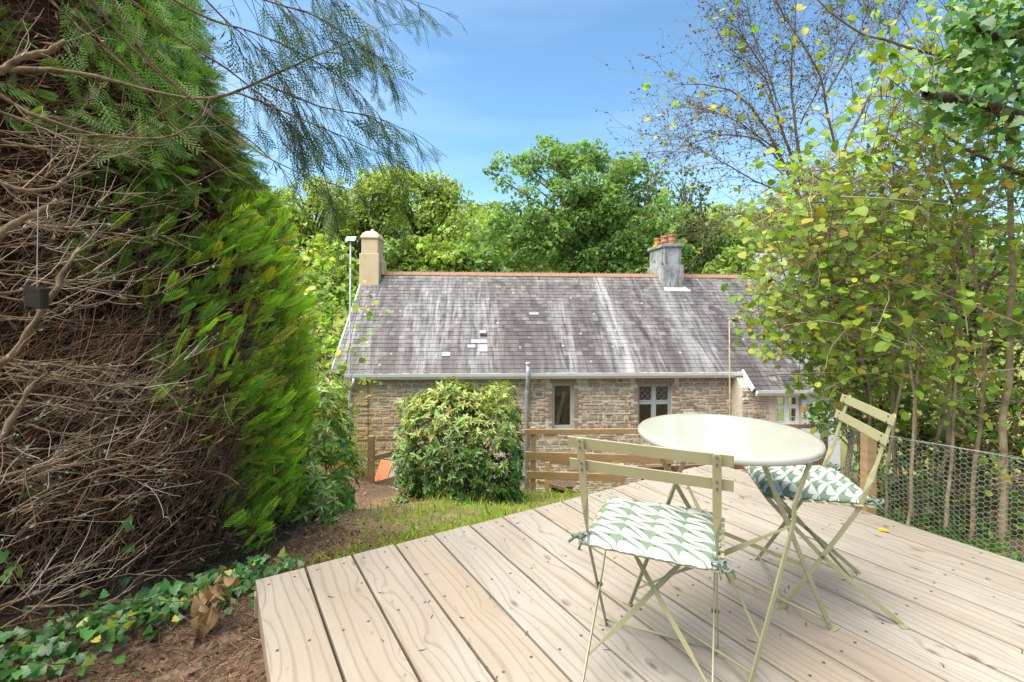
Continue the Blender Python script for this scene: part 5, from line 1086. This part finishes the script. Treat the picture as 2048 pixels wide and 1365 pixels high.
    pos, dr, ln = np.concatenate(pos), np.concatenate(dr), np.concatenate(ln); ok = rng.random(len(pos)) < .5; pos, dr, ln = pos[ok], dr[ok], ln[ok]
    nr = norm(np.cross(dr, rng.normal(size=dr.shape)) + [0, -.5, 0]); v2, f2 = leafset(pos, dr, nr, ln, ln, FRD); c2 = rep(jitter_col((.036, .070, .018), len(pos), .25, [(.055, .10, .02), (.03, .05, .02)], .3), len(FRD[0]))
    v, f, c = merge([(v1, f1, c1), (v2, f2, c2)]); link('fronds', npmesh('fronds', v, f, M_leaf, c), t, True, kind='stuff')
    p0 = np.array([a[0] for a in TW]); dd = np.array([a[1] for a in TW]); ln = np.array([a[2] for a in TW]); rr = np.array([a[3] for a in TW]); P = curve_paths(p0, dd, ln, 6, (0, 0, .12), .12); v, f = tubeset(P, tapered(P, rr, rr * .4), 3); parts = [(v, f, rep(jitter_col((.27, .19, .12), len(p0), .25, [(.42, .36, .27)], .3), 18))]
    # lichen tufts
    k_ = 700; i = rng.integers(0, len(p0), k_); j = rng.integers(0, 6, k_); q = P[i, j] + rng.normal(size=(k_, 3)) * .004; s = rng.uniform(.006, .02, k_); v, f = leafset(q, rand_dir(k_), rand_dir(k_), s, s * .5, QUAD); parts.append((v, f, rep(jitter_col((.20, .24, .17), k_, .2), 4)))
    v, f, c = merge(parts); link('bare_twigs', npmesh('bare_twigs', v, f, M_twig, c), t, True, kind='stuff')
    # inner green sprays near the top left
    cs = path_at([(rng.uniform(120, 400), rng.uniform(-60, 300), rng.uniform(2.4, 2.8)) for _ in range(420)]); n = len(cs); d = norm(rng.normal(size=(n, 3)) * .4 + [.5, 0, -.9]); ln = rng.uniform(.08, .20, n); v, f = leafset(cs, d, norm(np.cross(d, rng.normal(size=(n, 3)))), ln, ln, FRD); link('sprays', npmesh('sprays', v, f, M_leaf, rep(jitter_col((.075, .15, .022), n, .3, [(.12, .22, .025)], .3), len(FRD[0]))), t, True, kind='stuff')
cypress()
def feeder():
    c = at(74, 596, 1.46); t = thing('hanging_box', 'small black plastic box hanging on a wire among the bare conifer branches', 'box', tuple(c)); h = .030
    m = MB(); m.box(-h, h, -.012, .012, -h, h); o = m.obj('box', M_black, t, bevel=.004); o.rotation_euler = (R(8), R(9), R(-8))
    m = MB(); m.box(-h * 1.03, h * 1.03, -.016, .016, h - .004, h + .002); m2 = m.obj('lid', M_black, t); m2.rotation_euler = (R(8), R(9), R(-8))
    m = MB(); m.tube([(0, 0, h), (0, 0, .12), (.002, 0, .30)], .0011, 5); m.obj('wire', M_wire, t)
feeder()
def dead_leaves():
    t = thing('dead_leaf_sprig', 'sprig of crumpled tan dead leaves hanging beside the deck corner', 'dead leaves', tuple(at(420, 1250, 2.35))); n = 22
    pts = path_at([(470, 1140, 2.35), (450, 1170, 2.33), (420, 1200, 2.3), (400, 1240, 2.28)]); m = MB(); m.tube(resample(pts, 8), .0018, 5); m.obj('stem', M_stem, t, True)
    i = rng.random(n) * 2.99; p = np.stack([np.interp(i, range(4), pts[:, k_]) for k_ in range(3)], 1) + rng.normal(size=(n, 3)) * .018; d = norm(rng.normal(size=(n, 3)) + [0, 0, -.6]); nr = norm(rng.normal(size=(n, 3)) + [0, -1, 0]); ln = rng.uniform(.03, .085, n)
    leaf_objects(t, p, d, nr, ln, ln * .75, npmesh('dead_leaf', leaf_template([(.15, .4), (.4, .5), (.7, .38), (.9, .15)], .9, .5)[0], leaf_template([(.15, .4), (.4, .5), (.7, .38), (.9, .15)])[1], M_deadleaf, smooth=True))
dead_leaves()
def ivy_patch():
    t = thing('ivy_patch', 'ivy creeping over the ground at the foot of the conifer hedge', 'ivy', (-1.8, 2.3, -.35)); n = 900
    L0 = np.array([(-2.25, 1.75), (-2.05, 2.0), (-1.85, 2.3), (-1.6, 2.55), (-1.38, 2.8)]); i = rng.random(n) * 4; c = np.stack([np.interp(i, range(5), L0[:, k_]) for k_ in (0, 1)], 1) + rng.normal(size=(n, 2)) * [.12, .09]; ok = ~in_deck(c[:, 0], c[:, 1], .03) & ((c[:, 0] < -1.12)); c = c[ok]; n = len(c)
    p = np.column_stack([c, gz(c[:, 0], c[:, 1]) + rng.uniform(.01, .13, n)]); nr = norm(rng.normal(size=(n, 3)) * .45 + [.2, -.5, .9]); d = norm(np.cross(nr, rng.normal(size=(n, 3)))); ln = rng.uniform(.025, .06, n)
    leaf_objects(t, p[:300], d[:300], nr[:300], ln[:300], ln[:300] * .95, ME_IVY); v, f = leafset(p[300:], d[300:], nr[300:], ln[300:], ln[300:] * .95, IVY); link('leaves', npmesh('leaves', v, f, M_leafglossy, rep(jitter_col((.055, .15, .03), n - 300, .3, [(.12, .22, .05), (.4, .33, .04)], .12), len(IVY[0]))), t, True, kind='stuff')
    t = thing('bramble', 'bramble sprig with broad green leaves at the lower left edge', 'bramble', tuple(at(30, 1180, 1.75))); q = path_at([(-20, 1200, 1.7), (20, 1150, 1.72), (45, 1110, 1.75)]); m = MB(); m.tube(resample(q, 8), .002, 5); m.obj('stem', M_stem, t, True)
    p = path_at([(15, 1115, 1.72), (30, 1125, 1.73), (20, 1150, 1.72), (45, 1140, 1.74), (50, 1165, 1.74), (10, 1165, 1.72), (262, 1060, 2.2), (270, 1095, 2.2), (255, 1050, 2.2)]); n = len(p); d = norm(rng.normal(size=(n, 3)) * [1, .3, 1]); nr = norm(rng.normal(size=(n, 3)) * .3 + [.2, -1, .5]); ln = rng.uniform(.045, .065, n); leaf_objects(t, p, d, nr, ln, ln * .8, ME_IVY)
ivy_patch()

# ------------------------------------------------------------------ hazel, hawthorn and ivy on the right
def hazel(label, stems, circles, Yr, n, size, group='hazel shrubs behind the wire netting', seed=0, twn=160, clr=(.13, .21, .022), nparts=300):
    b = at(*stems[0][0][0]); b[2] = gz(b[0], b[1]); t = thing('hazel_shrub', label, 'shrub', tuple(b), group=group); allp = []
    for pts, r0, r1 in stems:
        W_ = path_at(pts); W_[0, 2] = float(gz(W_[0, 0], W_[0, 1])) - .05; P = resample(W_, 16); P[1:, :2] += np.cumsum(rng.normal(size=(15, 2)) * .011, axis=0); v, f = tubeset(P[None], tapered(P[None], [r0], [r1]), 7); link('stem', npmesh('stem', v, f, M_stem, smooth=True), t, True); allp.append(P)
    # leafy twigs: roughly level, running out of the stems
    w_ = np.array([c[2] ** 2 for c in circles], float); w_ /= w_.sum(); ci = rng.choice(len(circles), twn, p=w_); a = rng.uniform(0, 2 * math.pi, twn); q = np.sqrt(rng.random(twn)); Y = rng.uniform(*Yr, twn)
    cxy = np.array([(circles[c][0] + circles[c][2] * qq * math.cos(aa), circles[c][1] + circles[c][2] * qq * math.sin(aa)) for c, qq, aa in zip(ci, q, a)]); p0 = np.array([at(x, y, yy) for (x, y), yy in zip(cxy, Y)])
    d = norm(np.stack([rng.normal(size=twn) * .8 - .5, rng.normal(size=twn) * .5 - .3, rng.normal(size=twn) * .35 + .05], 1)); P = curve_paths(p0 - d * .25, d, rng.uniform(.35, .9, twn), 7, (0, 0, -.15), .1)
    px_ = CX + F_PX * P[:, -1, 0] / P[:, -1, 1]; py_ = HY + F_PX * (EYE - P[:, -1, 2]) / P[:, -1, 1]
    ok = np.zeros(twn, bool)
    for cx_, cy_, cr2 in circles: ok |= (px_ - cx_) ** 2 + (py_ - cy_) ** 2 < (cr2 * 1.2) ** 2
    P = P[ok]; twn = len(P)
    v, f = tubeset(P, tapered(P, rng.uniform(.002, .0045, twn), np.full(twn, .0011)), 4); c = rep(jitter_col((.21, .15, .085), twn, .3, [(.32, .27, .19)], .3), 28); k2 = twn * 6; i = rng.integers(0, twn, k2); j = rng.integers(1, 7, k2)
    P2 = curve_paths(P[i, j], norm(rng.normal(size=(k2, 3)) + [-.2, 0, .05]), rng.uniform(.06, .3, k2), 4, (0, 0, -.1), .15); v2, f2 = tubeset(P2, tapered(P2, np.full(k2, .0014), np.full(k2, .0006)), 3); c2 = rep(jitter_col((.20, .13, .075), k2, .3, [(.32, .26, .18), (.12, .07, .04)], .4), 12)
    v, f, c = merge([(v, f, c), (v2, f2, c2)]); link('twigs', npmesh('twigs', v, f, M_twig, c), t, True, kind='stuff')
    i = rng.integers(0, twn, n); j = rng.integers(1, 7, n); pos = P[i, j] + rng.normal(size=(n, 3)) * .035; k_ = rng.random(n) < .5; i2 = rng.integers(0, k2, n); pos[k_] = P2[i2, 3][k_]
    nr = norm(rng.normal(size=(n, 3)) * .5 + [-.15, -.35, .9]); d = norm(np.cross(nr, rng.normal(size=(n, 3))) + [-.2, -.2, -.25]); nr = norm(np.cross(np.cross(d, nr), d)); s = size * rng.uniform(.55, 1.2, n)
    o_ = np.argsort(pos[:, 1] / s); a_, b_ = o_[:nparts], o_[nparts:]; leaf_objects(t, pos[a_], d[a_], nr[a_], s[a_], s[a_] * .86, ME_HAZEL)
    v, f = leafset(pos[b_], d[b_], nr[b_], s[b_], s[b_] * .86, ROUND); link('leaves', npmesh('leaves', v, f, M_leaf, rep(jitter_col(clr, len(b_), .28, [(.25, .33, .03), (.34, .34, .04), (.08, .15, .02), (.25, .36, .035), (.2, .3, .03), (.3, .2, .04)], .5), len(ROUND[0]))), t, True, kind='stuff')
S = lambda *p: list(p)
hazel('nearest hazel with the biggest leaves, its stems rising at the right edge of the netting', [(S((2010, 1010, 2.9), (2020, 800, 2.9), (2035, 600, 2.85), (2040, 300, 2.8), (1990, 0, 2.7)), .022, .010), (S((1940, 1010, 3.1), (1960, 850, 3.1), (1970, 700, 3.0), (1930, 420, 2.9), (1850, 150, 2.8)), .014, .006), (S((2060, 990, 2.7), (2070, 700, 2.7), (2060, 300, 2.6)), .02, .012)],
      [(1960, 330, 190), (1900, 150, 150), (2000, 560, 130), (1980, 760, 110), (1850, 420, 140), (2030, 930, 60), (1780, 260, 120), (1880, 60, 110)], (2.3, 3.3), 1600, .054, twn=299, clr=(.15, .25, .025))
hazel('hazel with thin tan stems behind the timber stake of the netting', [(S((1860, 1000, 3.5), (1880, 870, 3.5), (1895, 700, 3.5), (1880, 480, 3.4), (1800, 250, 3.2)), .016, .007), (S((1850, 960, 3.6), (1900, 780, 3.6), (1915, 600, 3.5), (1900, 400, 3.4)), .013, .006), (S((1800, 980, 3.7), (1790, 830, 3.7), (1770, 600, 3.6), (1700, 400, 3.4), (1600, 330, 3.2)), .015, .006), (S((1830, 990, 3.2), (1845, 860, 3.2), (1850, 700, 3.2), (1860, 520, 3.2)), .012, .005), (S((1815, 1000, 3.0), (1822, 850, 3.0), (1800, 700, 3.0), (1780, 560, 3.0)), .011, .005), (S((1775, 960, 3.2), (1800, 820, 3.2), (1830, 640, 3.2), (1835, 500, 3.2)), .012, .005), (S((1735, 930, 3.6), (1752, 800, 3.5), (1730, 680, 3.5), (1700, 560, 3.4)), .013, .005), (S((1885, 1000, 3.1), (1915, 830, 3.1), (1925, 690, 3.1), (1905, 560, 3.1)), .012, .006)],
      [(1760, 480, 160), (1680, 400, 110), (1640, 560, 110), (1560, 455, 50), (1800, 640, 120), (1700, 660, 110), (1620, 420, 100)], (2.7, 4.0), 2300, .058, twn=429, clr=(.15, .25, .025))
hazel('hazel leaning to the left over the cottage roof, behind the other hazels', [(S((1760, 950, 4.3), (1740, 800, 4.3), (1710, 650, 4.2), (1690, 500, 4.1), (1640, 330, 4.0)), .02, .008), (S((1740, 930, 4.5), (1700, 760, 4.4), (1660, 620, 4.3), (1620, 530, 4.2)), .015, .007), (S((1810, 940, 4.5), (1760, 780, 4.5), (1735, 640, 4.4), (1735, 450, 4.3)), .018, .008)],
      [(1700, 560, 150), (1600, 520, 110), (1520, 590, 40), (1640, 690, 100), (1760, 750, 120), (1850, 780, 120), (1660, 440, 120), (1540, 640, 60)], (3.6, 5.0), 3100, .066, twn=520, clr=(.11, .20, .024))
def thicket():
    c = []
    for x, y, r in ((1880, 520, 200), (2000, 400, 180), (1790, 700, 150), (1960, 820, 170), (1850, 900, 120), (2020, 640, 150), (1740, 600, 120), (2060, 900, 120), (1760, 420, 130), (2050, 720, 130), (1960, 700, 130), (2000, 900, 130)): c.append((x, y, r))
    tree('ivy_thicket', 'dark ivy clad thicket filling the background behind the hazel stems', c, 5.6, 460, (16, 40), 560, .075, (.07, .135, .026), [(.12, .18, .03), (.10, .055, .025), (.2, .13, .06)], .35, 1900, .09, 'thicket', None, 40, M_leaf, .9, M_darkbark, .5, IVY, .25, root_z=-.9)
    c = [(x, y, 60) for x, y in ((1790, 985), (1850, 1005), (1910, 1015), (1970, 1030), (2030, 1040), (2080, 1040), (1750, 960))]
    tree('bramble_thicket', 'ground hugging ivy and brambles between the hazel stems and the wire netting', c, 3.25, 170, (12, 26), 1500, .045, (.05, .11, .02), [(.12, .2, .03), (.13, .07, .03)], .35, 1950, .01, 'thicket', None, 20, M_leaf, .7, M_stem, .5, IVY, .2, root_z=-.35)
    c = [(x, y, 90) for x, y in ((1800, 900), (1880, 930), (1960, 920), (2040, 940), (2100, 880), (1760, 850), (1920, 850), (2010, 850))]
    tree('bramble_thicket', 'low dark tangle of brambles on the ground behind the wire netting', c, 4.0, 260, (18, 40), 700, .055, (.04, .085, .018), [(.10, .17, .03), (.11, .06, .028), (.2, .14, .07)], .45, 1920, .02, 'thicket', None, 40, M_leaf, .8, M_stem, .6, IVY, .2, root_z=-.6)
thicket()
def hawthorn():
    t = thing('hawthorn_tree', 'nearly bare hawthorn whose fine grey twigs spread across the blue sky', 'tree', tuple(at(1720, 960, 4.8))); Y = 4.6
    limbs = [([(1730, 960, 4.8), (1700, 700, 4.8), (1650, 480, 4.7), (1600, 400, 4.65), (1560, 300, 4.6), (1500, 185, 4.6), (1440, 160, 4.6), (1350, 165, 4.6)], .04, .003), ([(1640, 470, 4.7), (1590, 330, 4.7), (1550, 210, 4.7), (1530, 140, 4.7), (1450, 100, 4.7)], .02, .003), ([(1620, 430, 4.6), (1595, 280, 4.6), (1585, 150, 4.6), (1600, -30, 4.6)], .018, .003),
             ([(1700, 400, 4.6), (1660, 250, 4.6), (1640, 140, 4.6), (1560, 20, 4.6), (1530, -40, 4.6)], .016, .003), ([(1580, 350, 4.6), (1520, 270, 4.5), (1430, 265, 4.5), (1350, 300, 4.5), (1310, 318, 4.5)], .009, .0015), ([(1600, 400, 4.6), (1530, 370, 4.5), (1460, 335, 4.5), (1400, 300, 4.45), (1340, 260, 4.4)], .009, .0015), ([(1640, 470, 4.6), (1560, 430, 4.5), (1470, 430, 4.5), (1400, 470, 4.5)], .009, .0015),
             ([(1560, 300, 4.6), (1480, 240, 4.5), (1420, 215, 4.5), (1370, 210, 4.5)], .007, .0015), ([(1650, 200, 4.6), (1720, 60, 4.6), (1750, -30, 4.6)], .01, .002), ([(1690, 300, 4.6), (1760, 150, 4.6), (1800, 0, 4.6)], .012, .002), ([(1530, 140, 4.7), (1480, 60, 4.7), (1470, -20, 4.7)], .007, .0015), ([(1560, 220, 4.6), (1500, 60, 4.6), (1490, 10, 4.6)], .006, .0015), ([(1600, 250, 4.6), (1660, 120, 4.6), (1690, -20, 4.6)], .008, .002)]
    P0, D0 = [], []
    for pts, r0, r1 in limbs:
        P = resample(path_at(pts), 18); P += np.cumsum(rng.normal(size=P.shape) * .004, axis=0); v, f = tubeset(P[None], tapered(P[None], [r0], [r1]), 6); link('limb', npmesh('limb', v, f, M_lichenbark, smooth=True), t, True); tn = np.gradient(P, axis=0); st = 6 if r0 > .03 else 3
        for k_ in range(46): u = rng.uniform(st, 16.9); i = int(u); P0.append(P[i] * (1 - u + i) + P[i + 1] * (u - i)); D0.append(norm(tn[i][None])[0] + rng.normal(size=3) * .7 + [-.35, 0, .12])
    P0, D0 = np.array(P0), np.array(D0); n = len(P0); A = curve_paths(P0, D0, rng.uniform(.2, .8, n), 7, (-.2, 0, -.25), .14); v1, f1 = tubeset(A, tapered(A, np.full(n, .0028), np.full(n, .0011)), 3); m_ = n * 4; i = rng.integers(0, n, m_); j = rng.integers(1, 7, m_); dd = norm(A[i, j] - A[i, j - 1] + .5 * rng.normal(size=(m_, 3)))
    B = curve_paths(A[i, j], dd, rng.uniform(.06, .28, m_), 5, (0, 0, -.3), .14); v2, f2 = tubeset(B, tapered(B, np.full(m_, .0014), np.full(m_, .0008)), 3); k_ = 7000; i = rng.integers(0, m_, k_); j = rng.integers(1, 5, k_); q = B[i, j]; s = rng.uniform(.012, .028, k_); v3, f3 = leafset(q, rand_dir(k_), rand_dir(k_), s, s * .7, QUAD)
    v, f, c = merge([(v1, f1, rep(jitter_col((.20, .16, .11), n, .2), 21)), (v2, f2, rep(jitter_col((.16, .12, .08), m_, .2), 15)), (v3, f3, rep(jitter_col((.13, .11, .06), k_, .3, [(.2, .22, .06), (.22, .1, .05)], .25), 4))]); link('twigs', npmesh('twigs', v, f, M_twig, c), t, True, kind='stuff')
    k_ = 240; i = rng.integers(0, n, k_); pos = A[i, rng.integers(2, 7, k_)]; nr = norm(rng.normal(size=(k_, 3)) + [0, -.5, .8]); d = np.cross(nr, rng.normal(size=(k_, 3))); s = rng.uniform(.04, .09, k_); v, f = leafset(pos, d, nr, s, s * .8, ROUND); link('leaves', npmesh('leaves', v, f, M_leaf, rep(jitter_col((.2, .26, .03), k_, .25, [(.4, .34, .05)], .25), len(ROUND[0]))), t, True, kind='stuff')
hawthorn()
def ivy_limb():
    t = thing('ivy_clad_tree', 'ivy covered tree at the upper right edge with dark limbs reaching in', 'tree', (3.6, 2.3, -.3)); m = MB(); m.tube([(3.6, 2.3, -.4), (3.4, 2.3, 1.5), (3.1, 2.25, 3.2), (3.0, 2.2, 5)], [.2, .17, .13, .08], 10); m.obj('trunk', M_darkbark, t, True, smooth=True)
    lim = [([(2260, 300, 2.35), (2048, 238, 2.2), (1980, 215, 2.15), (1900, 195, 2.1), (1850, 188, 2.1)], .04, .02), ([(2260, 30, 2.35), (2048, 85, 2.25), (1990, 70, 2.2), (1945, 55, 2.2)], .022, .011), ([(2200, 180, 2.5), (2025, 136, 2.45), (1886, 110, 2.4), (1758, 82, 2.4), (1681, 53, 2.4), (1630, -10, 2.4)], .012, .004), ([(2200, 420, 2.8), (2048, 350, 2.8), (1930, 300, 2.8), (1870, 255, 2.8)], .018, .006)]
    Q = []
    for pts, r0, r1 in lim: P = resample(path_at(pts), 16); P += rng.normal(size=P.shape) * .004; v, f = tubeset(P[None], tapered(P[None], [r0], [r1]), 8); link('limb', npmesh('limb', v, f, M_darkbark if r0 > .02 else M_bark, smooth=True), t, True); Q.append(P)
    n = 1700; w_ = np.array([.5, .3, .04, .16]); i = rng.choice(4, n, p=w_); j = rng.integers(0, 16, n); pos = np.array([Q[a][b] for a, b in zip(i, j)]) + rng.normal(size=(n, 3)) * [.085, .08, .075]; k_ = 750; pos[:k_] = path_at([(rng.uniform(1900, 2090), rng.uniform(-40, 200), rng.uniform(2.1, 2.6)) for _ in range(k_)])
    nr = norm(rng.normal(size=(n, 3)) * .6 + [-.2, -.6, .6]); d = norm(np.cross(nr, rng.normal(size=(n, 3))) + [0, 0, -.4]); nr = norm(np.cross(np.cross(d, nr), d)); s = rng.uniform(.03, .065, n); o_ = np.argsort(pos[:, 1] / s); a_, b_ = o_[:300], o_[300:]; leaf_objects(t, pos[a_], d[a_], nr[a_], s[a_], s[a_] * .9, ME_IVY)
    v, f = leafset(pos[b_], d[b_], nr[b_], s[b_], s[b_] * .9, IVY); link('leaves', npmesh('leaves', v, f, M_leafglossy, rep(jitter_col((.06, .15, .025), len(b_), .3, [(.13, .24, .04)], .25), len(IVY[0]))), t, True, kind='stuff')
ivy_limb()
